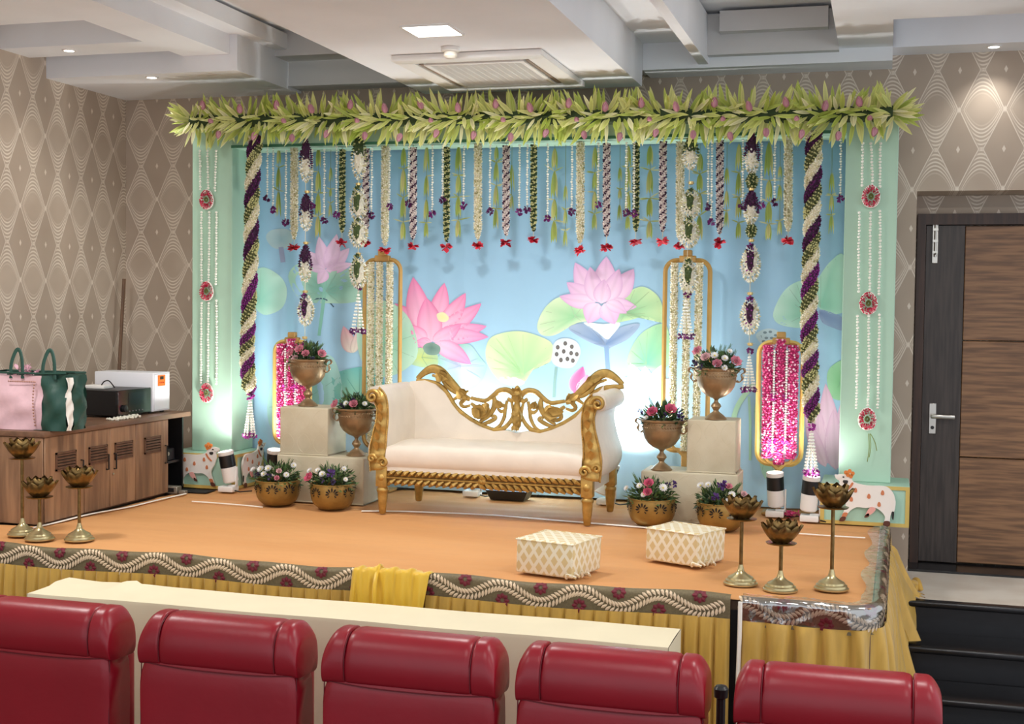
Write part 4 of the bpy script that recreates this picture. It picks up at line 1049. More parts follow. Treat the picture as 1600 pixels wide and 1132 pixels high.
# ================================================================== capsule frames strung with flowers
frame_m = mat('gold_brown_frame', (190, 150, 84), .45, .15, var=.06)
frame_y = mat('pale_gold_frame', (230, 196, 110), .45, .1)
def capsule(cxp, half, ytop, ybot, Y, kind, fm, label, xs, tagw):
    c = at(cxp, ytop, Y); b = at(cxp, ybot, Y); hw = half * .00385; r = min(hw * .8, .07)
    root = thing('flower_stand', (c[0], Y, ZS), label, 'flower stand', 'capsule stands of flower strands'); org = root.location
    zt, zb = c[2] - .05, b[2]; w = .014
    path = [(c[0] - hw, Y, zb + r)]
    for (sx, zc, a0) in ((-1, zt - r, 180), (1, zt - r, 90)):
        for k in range(7):
            a = math.radians(a0 - 90 * k / 6); path.append((c[0] + sx * (hw - r) + r * math.cos(a), Y, zc + r * math.sin(a)))
    path.append((c[0] + hw, Y, zb + r))
    for (sx, a0) in ((1, 0), (-1, 270)):
        for k in range(7):
            a = math.radians(a0 - 90 * k / 6); path.append((c[0] + sx * (hw - r) + r * math.cos(a), Y, zb + r + r * math.sin(a)))
    mb = MB(); mb.tube(path, w, 4, closed=True, flat=.8, up=(0, 1, 0)); mb.build('frame', fm, root, org=org, angle=30)
    mb = MB(); mb.bbox((c[0] - .05, Y - .02, zt - .012), (c[0] + .05, Y + .02, zt + .028), .005, 1); mb.bbox((c[0] - .026, Y - .022, zt + .024), (c[0] + .026, Y + .022, zt + .062), .005, 1); mb.build('top_block', frame_m, root, org=org, angle=30)
    mb = MB(); mb.bbox((c[0] - .018, Y - .014, ZS), (c[0] + .018, Y + .014, zb + .02), .004, 1); mb.build('post', frame_m, root, org=org, angle=30)
    for sg in (-1, 1):
        mb = MB(); mb.tube(spline([(c[0], Y - .006, zb - .03), (c[0] + sg * .035, Y - .006, zb + .002), (c[0] + sg * .06, Y - .006, zb + .012), (c[0] + sg * .085, Y - .006, zb + .045)], 5), [.016 - .0006 * i for i in range(16)], 6, flat=.7); mb.build('bracket', fm, root, org=org)
    mb = MB(); mb.bbox((c[0] - .09, Y - .07, ZS + .001), (c[0] + .09, Y + .07, ZS + .018), .005, 1); mb.build('foot_plate', frame_m, root, org=org)
    for i, xo in enumerate(xs):
        top = np.array([c[0] + xo, Y - .012, zt + (.02 if xo == 0 else -.015)]); bot = np.array([c[0] + xo * .95, Y - .012, zb + (.0 if xo == 0 else .035)])
        path = np.linspace(top, bot, 40)
        if kind == 'pink':
            mb = MB(); mb.tube(path, .024, 8, col=lin((214, 60, 130))); florets(mb, path, .027, .0135, COLS['pink'], per_ring=10, step=.013)
        else:
            mb = MB(); mb.tube(path, .016, 8, col=lin((232, 222, 182))); florets(mb, path, .0185, .011, COLS['white'], per_ring=9, step=.011)
        tag(mb.build('flower_strand', petal_m, root, org=org, smooth=False), kind='stuff')
    if kind == 'pink':
        for xo in (-.036, .036):
            z0, z1 = zt - .05, zb + .06; n = int((z0 - z1) / .015)
            mb = MB(); mb.scatter(ICO, [(c[0] + xo, Y - .03, z0 + (z1 - z0) * i / n) for i in range(n)], np.tile(np.eye(3), (n, 1, 1)), .008); mb.build('bud_string', bead_m, root, org=org)
            for f in (.45, .86):
                mb = MB(); flower_ball(mb, (c[0] + xo, Y - .038, z0 + (z1 - z0) * f), .024, (208, 62, 170), 18); mb.build('purple_flower', petal_m, root, org=org, smooth=False)
capsule(598, 32, 394, 700, 7.80, 'white', frame_m, 'tall gold capsule frame with cream jasmine strands just left of the sofa', (-.075, -.015, .055), 0)
capsule(1075, 35, 394, 705, 7.80, 'white', frame_m, 'tall gold capsule frame with cream jasmine strands behind the right plinth', (-.078, .0, .072), 0)
capsule(457, 33, 522, 694, 7.74, 'pink', frame_y, 'shorter capsule frame full of pink flower strands behind the left plinth', (-.072, 0, .072), 0)
capsule(1221, 33, 522, 726, 7.74, 'pink', frame_y, 'shorter capsule frame full of pink flower strands beside the door-side braid', (-.072, 0, .072), 0)
# ================================================================== sofa
gold = mat('carved_gold', (184, 150, 82), .42, .55, var=.16, vscale=30, bump=.12, bscale=120)
golddk = mat('carved_gold_dark', (112, 82, 38), .45, .6)
cream = mat('cream_leatherette', (228, 217, 202), .5, var=.03, vscale=9, bump=.12, bscale=25)
SFY, SBY = 6.93, 7.45
sx0, sx1 = at(598, 760, SFY)[0], at(918, 770, SFY)[0]; scx = (sx0 + sx1) / 2; hw = (sx1 - sx0) / 2      # leg centres
sofa = thing('sofa', (scx, (SFY + SBY) / 2, ZS), 'cream two-seater sofa with carved gold frame and openwork back', 'sofa'); so = sofa.location
def zf(px, py): return at(px, py, SFY)[2]
ZA0, ZA1 = ZS + .165, ZS + .265       # apron bottom / top
# legs: turned, tapering
for (x, y) in ((sx0, SFY), (sx1, SFY), (sx0 + .03, SBY), (sx1 + .02, SBY)):
    mb = MB()
    mb.lathe([(.014, 0), (.020, .006), (.029, .10), (.030, .125), (.034, .13), (.036, .138), (.033, .147), (.027, .152), (.030, .16), (.030, .175)], (x, y, ZS + .003), 14, flute=(2, .01, .12, .05))
    mb.build('leg', gold, sofa, org=so)
    mb = MB(); mb.bbox((x - .034, y - .03, ZA0 - .004), (x + .034, y + .03, ZA1 + .004), .006, 2); bl = mb.build('corner_block', gold, sofa, org=so)
    if y < 7.2:
        mb = MB(); mb.lathe([(.020, 0), (.017, .004), (.008, .007), (.003, .009)], (x, y - .03, (ZA0 + ZA1) / 2), 12, R=rotx(math.pi / 2)); mb.build('rosette', gold, bl, org=so)
# front apron with rope carving, side rails
mb = MB(); mb.box((sx0 + .03, SFY - .016, ZA0 + .015), (sx1 - .03, SFY + .02, ZA1)); ap = mb.build('apron', golddk, sofa, org=so, smooth=False)
for z, r in ((ZA0 + .026, .020), (ZA1 - .022, .018)):
    n = 27
    for i in range(n):
        x = sx0 + .04 + (sx1 - sx0 - .08) * (i + .5) / n; sg = 1 if x < scx else -1
        mb = MB(); mb.tube([(x - sg * .022, SFY - .016, z - r * .8), (x, SFY - .028, z), (x + sg * .022, SFY - .016, z + r * .8)], [.006, .0125, .006], 6); mb.build('rope_carving', gold, ap, org=so)
mb = MB()
mb.tube([(sx0 + .03, SFY - .018, ZA0 + .050), (sx1 - .03, SFY - .018, ZA0 + .050)], .006, 6); mb.build('bead_moulding', gold, ap, org=so)
mb = MB(); mb.lathe([(.024, 0), (.02, .006), (.011, .009), (.009, .014), (.002, .016)], (scx, SFY - .02, (ZA0 + ZA1) / 2 + .005), 8, R=rotx(math.pi / 2)); mb.build('centre_flower', gold, ap, org=so)
for x, s in ((sx0, -1), (sx1, 1)):
    mb = MB(); mb.box((x - .012, SFY + .03, ZA0 + .02), (x + .018, SBY - .03, ZA1)); mb.build('side_rail', cream, sofa, org=so, smooth=False)
mb = MB(); mb.box((sx0 + .03, SBY - .015, ZA0 + .02), (sx1 - .03, SBY + .015, ZA1)); mb.build('back_rail', cream, sofa, org=so, smooth=False)
# seat cushion: softly domed
ZSE = ZS + .405
nx, ny = 40, 18; G = np.zeros((nx + 1, ny + 1, 3))
xa, xb, ya, yb = sx0 + .028, sx1 - .028, SFY - .035, SBY - .06
prof = []
for j in range(ny + 1):
    t = j / ny
    if t < .5:
        a = math.pi * (t / .5) ** 1.0; prof.append((ya + .035 * (1 - math.sin(a)) + (.0 if t < .25 else 0), ZA1 + (ZSE - ZA1) * (1 - math.cos(a)) / 2))
    else: prof.append((ya + .035 + (yb - ya - .035) * ((t - .5) / .5), ZSE + .012 * math.sin(math.pi * (t - .5) / .5)))
for i in range(nx + 1):
    u = i / nx
    for j, (y, z) in enumerate(prof):
        e = 1 - abs(2 * u - 1) ** 14
        z2 = ZA1 + (z - ZA1) * (.90 + .10 * e) + .003 * math.sin(u * 22 + j) * (j > 4); G[i, j] = (xa + (xb - xa) * u, y, z2)
mb = MB(); mb.grid(G)
for i in (0, nx): pass
mb.box((xa + .002, SFY - .02, ZA1 - .01), (xb - .002, yb, ZSE - .04)); mb.build('seat', cream, sofa, org=so, angle=60)
# arms: profile in XZ swept along depth; front face is a gold S scroll
def arm(s, xc):
    T = lambda dx, z: (xc + s * dx, z)
    z0 = ZA1 + .002
    inner = [(-.030, z0), (-.030, z0 + .06), (-.028, z0 + .13), (-.032, z0 + .24), (-.030, z0 + .34), (-.022, z0 + .40)]
    roll = [(.004, z0 + .452), (.045, z0 + .47), (.085, z0 + .452), (.098, z0 + .41), (.082, z0 + .375), (.050, z0 + .358)]
    outer = [(.040, z0 + .30), (.062, z0 + .20), (.088, z0 + .12), (.084, z0 + .05), (.055, z0)]
    poly = spline(inner + roll + outer, 4, False)
    y0, y1 = SFY - .005, SBY - .03
    secs = []
    for t, g in ((0, 0), (.03, .002), (.5, .012), (.97, .006), (1, 0)):
        secs.append(np.array([(xc + s * (p[0] + (g if p[0] > .03 else 0)), y0 + (y1 - y0) * t, p[1]) for p in poly]))
    mb = MB(); n = len(poly); mb.add(np.concatenate(secs), [[i * n + k, i * n + (k + 1) % n, (i + 1) * n + (k + 1) % n, (i + 1) * n + k] for i in range(4) for k in range(n)] + [list(range(n)), [4 * n + k for k in range(n)][::-1]])
    am = mb.build('arm', cream, sofa, org=so, angle=50)
    # gold S front: tapered solid following the arm
    cen = [(.012, z0 - .01), (.020, z0 + .05), (.026, z0 + .11), (.016, z0 + .19), (.002, z0 + .27), (.000, z0 + .34), (.014, z0 + .40), (.045, z0 + .432)]
    wid = [.060, .058, .050, .042, .036, .034, .038, .040]
    C = spline(cen, 5); Wd = np.interp(np.linspace(0, 1, len(C)), np.linspace(0, 1, len(wid)), wid)
    L_, R_ = [], []
    for i in range(len(C)):
        d = C[min(i + 1, len(C) - 1)] - C[max(i - 1, 0)]; d /= np.linalg.norm(d); n_ = np.array([-d[1], d[0]]); L_.append(C[i] + n_ * Wd[i]); R_.append(C[i] - n_ * Wd[i])
    G = np.zeros((len(C), 7, 3))
    for i in range(len(C)):
        for j in range(7):
            t = j / 6; q = L_[i] * (1 - t) + R_[i] * t; bul = .024 * math.sin(math.pi * t) ** .6
            G[i, j] = (xc + s * q[0], SFY - .008 - bul - (.006 * math.sin(i * 1.1) if 0 < j < 6 else 0), q[1])
    mb = MB(); mb.grid(G); mb.build('arm_front', gold, am, org=so, angle=60)
    for edge in (L_, R_):
        for i in range(0, len(C) - 1):
            for f in (0, .5):
                q = edge[i] * (1 - f) + edge[i + 1] * f
                if f == 0: pts = []
                pts.append((xc + s * q[0], SFY - .016, q[1]))
        E_ = np.array([(xc + s * q[0], SFY - .014, q[1]) for q in edge])
        n = 60; cum = np.r_[0, np.cumsum(np.linalg.norm(np.diff(E_, axis=0), axis=1))]; d = np.linspace(0, cum[-1], n); pos = np.stack([np.interp(d, cum, E_[:, k]) for k in range(3)], 1)
        mb = MB(); mb.scatter(ICO, pos, np.tile(np.eye(3), (n, 1, 1)), .0062); mb.build('bead_edge', gold, am, org=so)
    def volute(cx_, cz_, r0, tw, dirn):
        P = []
        for t in np.linspace(0, tw, 34):
            rr = r0 * (1 - .85 * t / tw); P.append((xc + s * (cx_ + rr * math.cos(dirn * t + (0 if dirn > 0 else math.pi))), SFY - .028 - .012 * t / tw, cz_ + rr * math.sin(dirn * t + (0 if dirn > 0 else math.pi))))
        mb = MB(); mb.tube(P, [.013 - .007 * i / 33 for i in range(34)], 7); mb.build('volute', gold, am, org=so)
    volute(.056, z0 + .410, .040, 9.4, -1); volute(-.012, z0 + .035, .030, 8., 1); volute(.055, z0 + .055, .024, 8., -1)
    for k in range(5):
        z = z0 + .10 + .055 * k; mb = MB(); xx = np.interp(z, [c[1] for c in cen], [c[0] for c in cen])
        mb.scatter((PETAL[0] * np.array([.8, 1, .5]), PETAL[1]), [(xc + s * xx, SFY - .035, z)], frames([(0, -.25, 1)], up=(0, -1, 0)), .06); mb.build('acanthus_leaf', gold, am, org=so)
arm(-1, sx0 + .0); arm(1, sx1 - .0)
# upholstered back with dipping top
f2 = lambda x, y: (560 + x / 3.636, 570 + y / 3.636)
YB = SBY - .05
def bk(x, y, dy=0.): q = at(*f2(x, y), YB + dy); return q
topL = [(300, 95), (385, 88), (450, 112), (500, 160), (540, 225), (580, 275), (640, 318), (710, 355), (775, 378), (840, 372), (880, 380), (905, 388)]
cxm = 905.0
half = [bk(x, y) for x, y in topL]; xm = bk(905, 388)[0]
left = [(max(q[0], sx0 - .005), q[2]) for q in half]; right = [(min(2 * xm - x, sx1 - .012), z) for x, z in left[::-1]][1:]
poly = left + right; zb_ = ZSE - .12
mb = MB(); mb.prism([(poly[0][0], zb_)] + poly + [(poly[-1][0], zb_)], YB - .03, YB + .05); mb.build('backrest', cream, sofa, org=so, angle=40)
# carved openwork crest, mirrored about the centre
def mir(P): P = np.array(P); Q = P.copy(); Q[:, 0] = 2 * xm - Q[:, 0]; return Q
crest = thing_c = MB()
def carve(pts, r, name='scroll', flat=.7, n=6):
    P = spline([bk(x, y, -.012) for x, y in pts], n); rr = 1.35 * np.interp(np.linspace(0, 1, len(P)), np.linspace(0, 1, len(r)), r)
    for Q in (P, mir(P)):
        mb = MB(); mb.tube(Q, rr, 8, flat=flat); mb.build(name, gold, sofa, org=so)
carve([(330, 92), (390, 98), (455, 118), (505, 168), (545, 235), (585, 275), (645, 318), (715, 355), (775, 374), (825, 362), (862, 325), (885, 280)], [.010, .014, .013, .013, .011, .008], 'lower_rim')
carve([(335, 80), (380, 42), (425, 24), (470, 42), (515, 90), (555, 132), (600, 180), (635, 198)], [.010, .018, .022, .020, .016, .010], 'upper_rim')
carve([(640, 190), (680, 200), (725, 205), (765, 178), (800, 150), (845, 145), (878, 165), (888, 195), (868, 205), (848, 192)], [.008, .010, .012, .013, .012, .007], 'upper_rim')
carve([(420, 60), (470, 80), (500, 120), (540, 150), (580, 165), (600, 195), (582, 222), (600, 240), (635, 232)], [.006, .009, .011, .012, .009, .006], 'scroll')
carve([(540, 200), (585, 170), (625, 150)], [.006, .010, .005], 'scroll')
carve([(640, 220), (665, 245), (660, 285), (690, 300), (735, 275), (730, 240), (700, 230)], [.007, .011, .009, .010, .009, .006], 'scroll')
carve([(770, 185), (775, 225), (760, 265), (730, 300), (690, 325)], [.008, .014, .012, .009, .007], 'scroll')
carve([(700, 340), (745, 325), (780, 305), (770, 290), (755, 300)], [.007, .010, .009, .006, .005], 'scroll')
carve([(845, 205), (835, 250), (828, 300), (805, 345), (775, 365)], [.007, .008, .009, .008, .006], 'scroll')
carve([(785, 245), (815, 232), (840, 248), (815, 268), (790, 250)], [.005, .010, .006, .009, .005], 'scroll')
carve([(870, 215), (880, 260), (882, 310)], [.006, .008, .006], 'scroll')
def leafc(x, y, dx, dy, L, w):
    b = bk(x, y, -.02); d = np.array([dx, -.3, -dy])
    for mr in (0, 1):
        bb, dd = b.copy(), d.copy()
        if mr: bb[0] = 2 * xm - bb[0]; dd[0] = -dd[0]
        mb = MB(); mb.scatter((PETAL[0] * np.array([w, 1, .8]), PETAL[1]), [bb] * 3, frames([dd, dd + np.array([.45, 0, .2]), dd + np.array([-.45, 0, -.2])], up=(0, -1, 0)), [L * 1.25, L, L]); mb.build('acanthus_leaf', gold, sofa, org=so)
leafc(640, 250, 1, .15, .10, .8); leafc(560, 140, .9, .6, .08, .7); leafc(440, 40, .9, .4, .09, .7)
leafc(810, 250, -.4, -1, .05, .8); leafc(720, 215, .2, .8, .05, .8)
# centre finial: stacked acanthus lobes
b0 = bk(905, 380, -.02); t0 = bk(905, 118, -.02); Hc = t0[2] - b0[2]
mb = MB(); mb.lathe([(.002, 0), (.024, .03), (.034, .08), (.022, .14), (.018, .17), (.032, .21), (.030, .235), (.026, Hc - .03), (.014, Hc - .01), (.002, Hc)], (xm, b0[1], b0[2]), 12); fi = mb.build('finial', gold, sofa, org=so)
for k in range(5):
    z = b0[2] + .02 + k * .042; up_ = 1 if k > 2 else -1
    mb = MB(); mb.scatter((PETAL[0] * np.array([.7, 1, .8]), PETAL[1]), [(xm, b0[1] - .012, z + .03)] * 3, frames([(.5, -.4, up_), (-.5, -.4, up_), (0, -.55, up_)], up=(0, -1, 0)), .055); mb.build('lobe', gold, fi, org=so)

# ================================================================== plinths
plaster = mat('cream_embossed_cover', (206, 196, 170), .6, col2=(196, 184, 156), vscale=7, bump=.15, bscale=18)
def plinth(a, b, label):
    root = thing('plinth', ((a[0] + b[0]) / 2, (a[1] + b[1]) / 2, a[2]), label, 'plinth', 'cream cloth-covered display boxes'); org = root.location
    mb = MB(); mb.bbox(a, b, .009, 3); mb.build('cover', plaster, root, org=org)
    # raised lattice of the embossed fabric on the front
    n = 3; w = b[0] - a[0]; h = b[2] - a[2]
    for i in range(n):
        for j in range(2):
            cx_, cz_ = a[0] + w * (i + .5) / n, a[2] + h * (j + .5) / 2; rx, rz = w / n * .42, h * .2
            mb = MB(); P = spline([(cx_ - rx, a[1] + .0005, cz_), (cx_, a[1] + .0005, cz_ + rz), (cx_ + rx, a[1] + .0005, cz_), (cx_, a[1] + .0005, cz_ - rz)], 3, True); mb.tube(P, .0022, 4, closed=True, flat=.6); mb.build('embossed_motif', plaster, root, org=org)
    mb = MB(); P = [(a[0] - .002, a[1] - .002, a[2] + .004), (b[0] + .002, a[1] - .002, a[2] + .004), (b[0] + .002, b[1], a[2] + .004)]; mb.tube(P, .004, 5); mb.build('hem', plaster, root, org=org)
    return root
lxa, lxb = at(430, 745, 7.15)[0], at(566, 750, 7.15)[0]; ZP1 = 1.335
plinth((lxa, 7.17, ZS + .002), (lxb, 7.47, ZP1), 'low wide cream box left of the sofa, under an urn and a cube')
plinth((at(437, 675, 7.19)[0], 7.19, ZP1 + .001), (at(510, 675, 7.17)[0], 7.47, 1.625), 'cream cube standing on the left low box, holding the tallest left urn')
rxa, rxb = at(1000, 770, 7.20)[0], at(1152, 775, 7.20)[0]
plinth((rxa, 7.22, ZS + .002), (rxb, 7.50, ZP1), 'low wide cream box right of the sofa, under an urn and a cube')
plinth((at(1073, 700, 7.24)[0], 7.24, ZP1 + .001), (at(1149, 700, 7.22)[0], 7.50, 1.632), 'cream cube standing on the right low box, holding the tallest right urn')

# ================================================================== flowers in pots
leafg = mat('dark_foliage', vcol=True, rough=.5, thin=.15)
def rose(mb, c, d, r, col, rng):
    M = frames([d])[0]; pos, mt, sc, cs = [], [], [], []
    for ring, (n, tilt, rad, s) in enumerate(((3, .25, .10, .8), (5, .6, .25, .95), (7, 1.0, .4, 1.0))):
        for k in range(n):
            an = 2 * math.pi * k / n + ring * .7; o = math.cos(an) * M[:, 0] + math.sin(an) * M[:, 2]
            dd = M[:, 1] * math.cos(tilt) + o * math.sin(tilt); pos.append(c + o * rad * r); x = np.cross(dd, -o); x /= np.linalg.norm(x)
            mt.append(np.stack([x, dd, np.cross(x, dd)], 1)); sc.append(r * s); cs.append(np.array(lin(col)) * (.65 + .16 * ring + rng.uniform(-.06, .06)))
    mb.scatter((PETAL[0] * np.array([1.3, 1, 1.3]), PETAL[1]), pos, np.array(mt), np.array(sc), np.clip(np.array(cs), 0, 1))
def daisy(mb, c, d, r, col, rng):
    M = frames([d])[0]; pos, D = [], []
    for ring in range(2):
        for k in range(11):
            an = 2 * math.pi * (k + .5 * ring) / 11; o = math.cos(an) * M[:, 0] + math.sin(an) * M[:, 2]; pos.append(c); D.append(o + M[:, 1] * (.25 + .45 * ring))
    mb.scatter((PETAL[0] * np.array([.6, 1, .6]), PETAL[1]), pos, frames(D, up=M[:, 1] + .01), r, np.clip(np.array(lin(col)) * rng.uniform(.82, 1.05, (22, 1)), 0, 1))
    mb.scatter(ICO, [c + M[:, 1] * r * .25], np.eye(3)[None], r * .22, lin((226, 210, 110)))
def arrangement(c, R, H, flowers, label, cat='flowers', sprigs=4, seed=0, dark=False):
    """c: rim centre; leafy dome of radius R, height H; flowers (dx px-ish fraction, kind)"""
    rng = np.random.default_rng(seed); root = thing('flower_arrangement', tuple(c), label, cat, 'flowers in the pots'); org = root.location; c = np.array(c, float); R *= 1.16; H *= 1.14
    mb = MB(); n = 430
    th = rng.uniform(0, 2 * math.pi, n); ph = np.arccos(rng.uniform(-.22, 1, n)); rr = rng.uniform(.35, 1.0, n)
    S = np.stack([np.cos(th) * np.sin(ph), np.sin(th) * np.sin(ph), np.cos(ph)], 1); pos = c + S * np.array([R, R * .9, H]) * rr[:, None] * .8
    D = S + rng.normal(0, .45, (n, 3)); D[:, 2] += .1
    gcol = np.array([lin(pick(rng, (.4, (58, 84, 50)), (.35, (84, 112, 62)), (.15, (44, 62, 46)), (.1, (112, 140, 84)))) for _ in range(n)])
    mb.scatter((LEAF[0] * np.array([1.25, 1, 1]), LEAF[1]), pos, frames(D, roll=rng.uniform(-1, 1, n)), rng.uniform(.030, .050, n), gcol); tag(mb.build('foliage', leafg, root, org=org, smooth=False), kind='stuff')
    for q in range(sprigs):
        an = rng.uniform(0, 2 * math.pi); sp = np.array([math.cos(an) * .7, math.sin(an) * .5, rng.uniform(.5, 1.2)]); b0 = c + sp * np.array([R * .6, R * .5, H * .5]); e = b0 + sp * .055
        mb = MB(); mb.tube([b0, e], .0016, 5, col=lin((80, 104, 60)))
        for k in range(9):
            t = k / 8; mb.scatter(LEAF, [b0 + (e - b0) * t] * 2, frames([sp + np.array([.8, 0, .2]), sp + np.array([-.8, 0, .2])]), .026 * (1 - .4 * t), lin((86, 120, 66)))
        mb.build('sprig', leafg, root, org=org, smooth=False)
    for (dx, dz, kind, s) in flowers:
        dx = dx * R; dz = dz * H; dy = -math.sqrt(max(0, 1 - (dx / R) ** 2 * .8 - (dz / H) ** 2 * .55)) * R * .72
        p = c + np.array([dx, dy, dz]); d = np.array([dx / R * .8, -.75, .55 + dz / H * .3])
        mb = MB()
        if kind == 'r': rose(mb, p, d, .026 * s, (232, 150, 168), rng); nm = 'rose'
        elif kind == 'R': rose(mb, p, d, .027 * s, (234, 116, 150), rng); nm = 'rose'
        elif kind == 'l': rose(mb, p, d, .024 * s, (238, 196, 200), rng); nm = 'rose'
        elif kind == 'w': daisy(mb, p, d, .024 * s, (246, 246, 246), rng); nm = 'white_bloom'
        elif kind == 'p': flower_ball(mb, p, .022 * s, (92, 60, 130), 18, rng); nm = 'purple_bloom'
        elif kind == 'v': flower_ball(mb, p, .019 * s, (70, 56, 96), 14, rng); nm = 'violet_bloom'
        mb.build(nm, petal_m, root, org=org, smooth=False)
    return root
# ---- urns
bronze = mat('antique_bronze', (172, 144, 108), .4, .6, col2=(136, 110, 80), vscale=9, bump=.06, bscale=60)
def make_urn():
    root = thing('urn', (0, 0, 0), 'x', 'urn', 'bronze pedestal urns'); n = 48
    mb = MB(); mb.lathe([(.062, 0), (.062, .006), (.056, .012), (.050, .018), (.034, .032), (.018, .044), (.014, .052)], n=n); mb.build('foot', bronze, root)
    mb = MB(); mb.lathe([(.014, .050), (.020, .060), (.030, .074), (.024, .088), (.013, .098), (.011, .108), (.016, .116), (.022, .122)], n=24); mb.build('stem', bronze, root)
    mb = MB(); mb.lathe([(.020, .120), (.052, .134), (.080, .156), (.100, .186), (.110, .216), (.113, .236)], n=n, flute=(4, .13, .20, .02)); mb.build('bowl', bronze, root)
    mb = MB(); mb.lathe([(.112, .234), (.114, .262), (.115, .278), (.124, .284), (.126, .292), (.120, .296), (.108, .292), (.104, .25), (.02, .24)], n=n); rim = mb.build('rim', bronze, root)
    pos, D = [], []
    for k in range(44):
        a = 2 * math.pi * k / 44
        for zz, sg in ((.268, 1), (.250, -1)): pos.append((.1145 * math.cos(a), .1145 * math.sin(a), zz)); D.append((-math.sin(a), math.cos(a), sg * .9))
    mb = MB(); mb.scatter((OCT[0] * np.array([.35, 1, .35]), OCT[1]), pos, frames(D), .0085); mb.build('rope_band', bronze, rim)
    for sg in (-1, 1):
        P = spline([(sg * .108, 0, .262), (sg * .128, 0, .284), (sg * .150, 0, .292), (sg * .158, 0, .274), (sg * .140, 0, .258), (sg * .146, 0, .236), (sg * .130, 0, .216), (sg * .112, 0, .222)], 6)
        mb = MB(); mb.tube(P, [.0055 + .002 * math.sin(i * .5) for i in range(len(P))], 7); mb.build('handle', bronze, root)
    return root
URN = [((480, 638), 1.626, .0, 'bronze urn with pink flowers on the left cream cube', .85), ((556, 714), ZP1, .15, 'bronze urn with flowers on the left low box next to the sofa arm', .9),
       ((1033, 732), ZP1, -.1, 'bronze urn with flowers on the right low box next to the sofa arm', .95), ((1118, 657), 1.633, .1, 'bronze urn with two scroll handles on the right cream cube', 1.)]
u0 = make_urn(); UC = []
for k, ((px, py), z, rz, lab, s) in enumerate(URN):
    o = u0 if k == 0 else dup(u0); pos = at(px, py, 7.29 if k not in (1, 2) else 7.27)
    o.location = (pos[0], 7.30 if k not in (1, 2) else 7.28, z + .001); o.rotation_euler = (0, 0, rz); s = .98; o.scale = (s, s, s); o['label'] = lab; UC.append((pos[0], o.location[1], z + .285 * s))
arrangement(UC[0], .115, .105, [(-.55, .35, 'r', 1), (-.1, .55, 'r', 1.1), (.2, .35, 'r', .9), (.85, .35, 'r', 1), (-.3, .1, 'l', .9), (.5, .2, 'v', .8)], 'pink roses and dark foliage in the urn on the left cube', seed=1, sprigs=6)
arrangement(UC[1], .12, .095, [(-.75, .3, 'r', 1.1), (-.2, .4, 'w', .9), (.15, .35, 'r', 1), (.1, .6, 'v', .9), (.6, .4, 'w', .8), (-.4, .3, 'v', 1)], 'pink and white flowers in the urn beside the left sofa arm', seed=2)
arrangement(UC[2], .125, .10, [(-.25, .45, 'R', 1.15), (.4, .6, 'R', 1.2), (.2, .35, 'v', 1), (-.8, .5, 'v', 1), (.75, .4, 'p', .9), (-.5, .2, 'w', .7), (.9, .2, 'v', 1)], 'deep pink roses and violet sprigs in the urn beside the right sofa arm', seed=3)
arrangement(UC[3], .135, .115, [(-.6, .75, 'r', 1.1), (-.3, .5, 'l', 1.15), (0, .6, 'w', 1.1), (.1, .25, 'r', 1), (.35, .5, 'w', 1), (.7, .35, 'r', 1.2), (-.75, .25, 'v', 1.1), (.5, .8, 'w', .8), (.35, .1, 'w', .9), (-.5, .15, 'v', 1)], 'full bouquet of pale roses in the urn on the right cube', seed=4, sprigs=8)
# ---- low brass bowls with cut lotus motifs
brass = mat('hammered_brass', (170, 140, 78), .4, .6, col2=(134, 108, 58), vscale=7, bump=.15, bscale=45)
cut = mat('cutout_dark', (28, 20, 12), .8)
def make_bowl():
    root = thing('bowl', (0, 0, 0), 'x', 'bowl', 'brass bowls on the stage floor')
    prof = [(.055, 0), (.085, .006), (.112, .03), (.126, .06), (.131, .095), (.131, .145), (.129, .152), (.125, .150), (.124, .10), (.02, .09)]
    mb = MB(); mb.lathe(prof, n=40); mb.build('shell', brass, root)
    mb = MB(); mb.tube([(.131 * math.cos(a), .131 * math.sin(a), .150) for a in np.linspace(0, 2 * math.pi, 40, endpoint=False)], .004, 6, closed=True); mb.build('rim', brass, root)
    for k in range(8):
        a = 2 * math.pi * k / 8; r = .1318; nrm = np.array([math.cos(a), math.sin(a), 0]); tan = np.array([-math.sin(a), math.cos(a), 0]); c = nrm * r + np.array([0, 0, .100])
        pos, D, sc = [], [], []
        for (ang, L, o) in ((90, .026, 0), (60, .025, .003), (120, .025, -.003), (30, .024, .004), (150, .024, -.004), (0, .022, .004), (180, .022, -.004), (-40, .016, .005), (-140, .016, -.005)):
            an = math.radians(ang); d = math.cos(an) * tan + math.sin(an) * np.array([0, 0, 1.]); b = c + tan * o + d * .010; pos.append(nrm * r + (b - nrm * (b @ nrm))); D.append(d); sc.append(L)
        M = frames(D, up=nrm); mb = MB(); mb.scatter((PETAL[0] * np.array([.5, 1, .12]), PETAL[1]), pos, M, 1.15 * np.array(sc)); mb.build('lotus_cutout', cut, root, smooth=False)
    return root
b0_ = make_bowl()
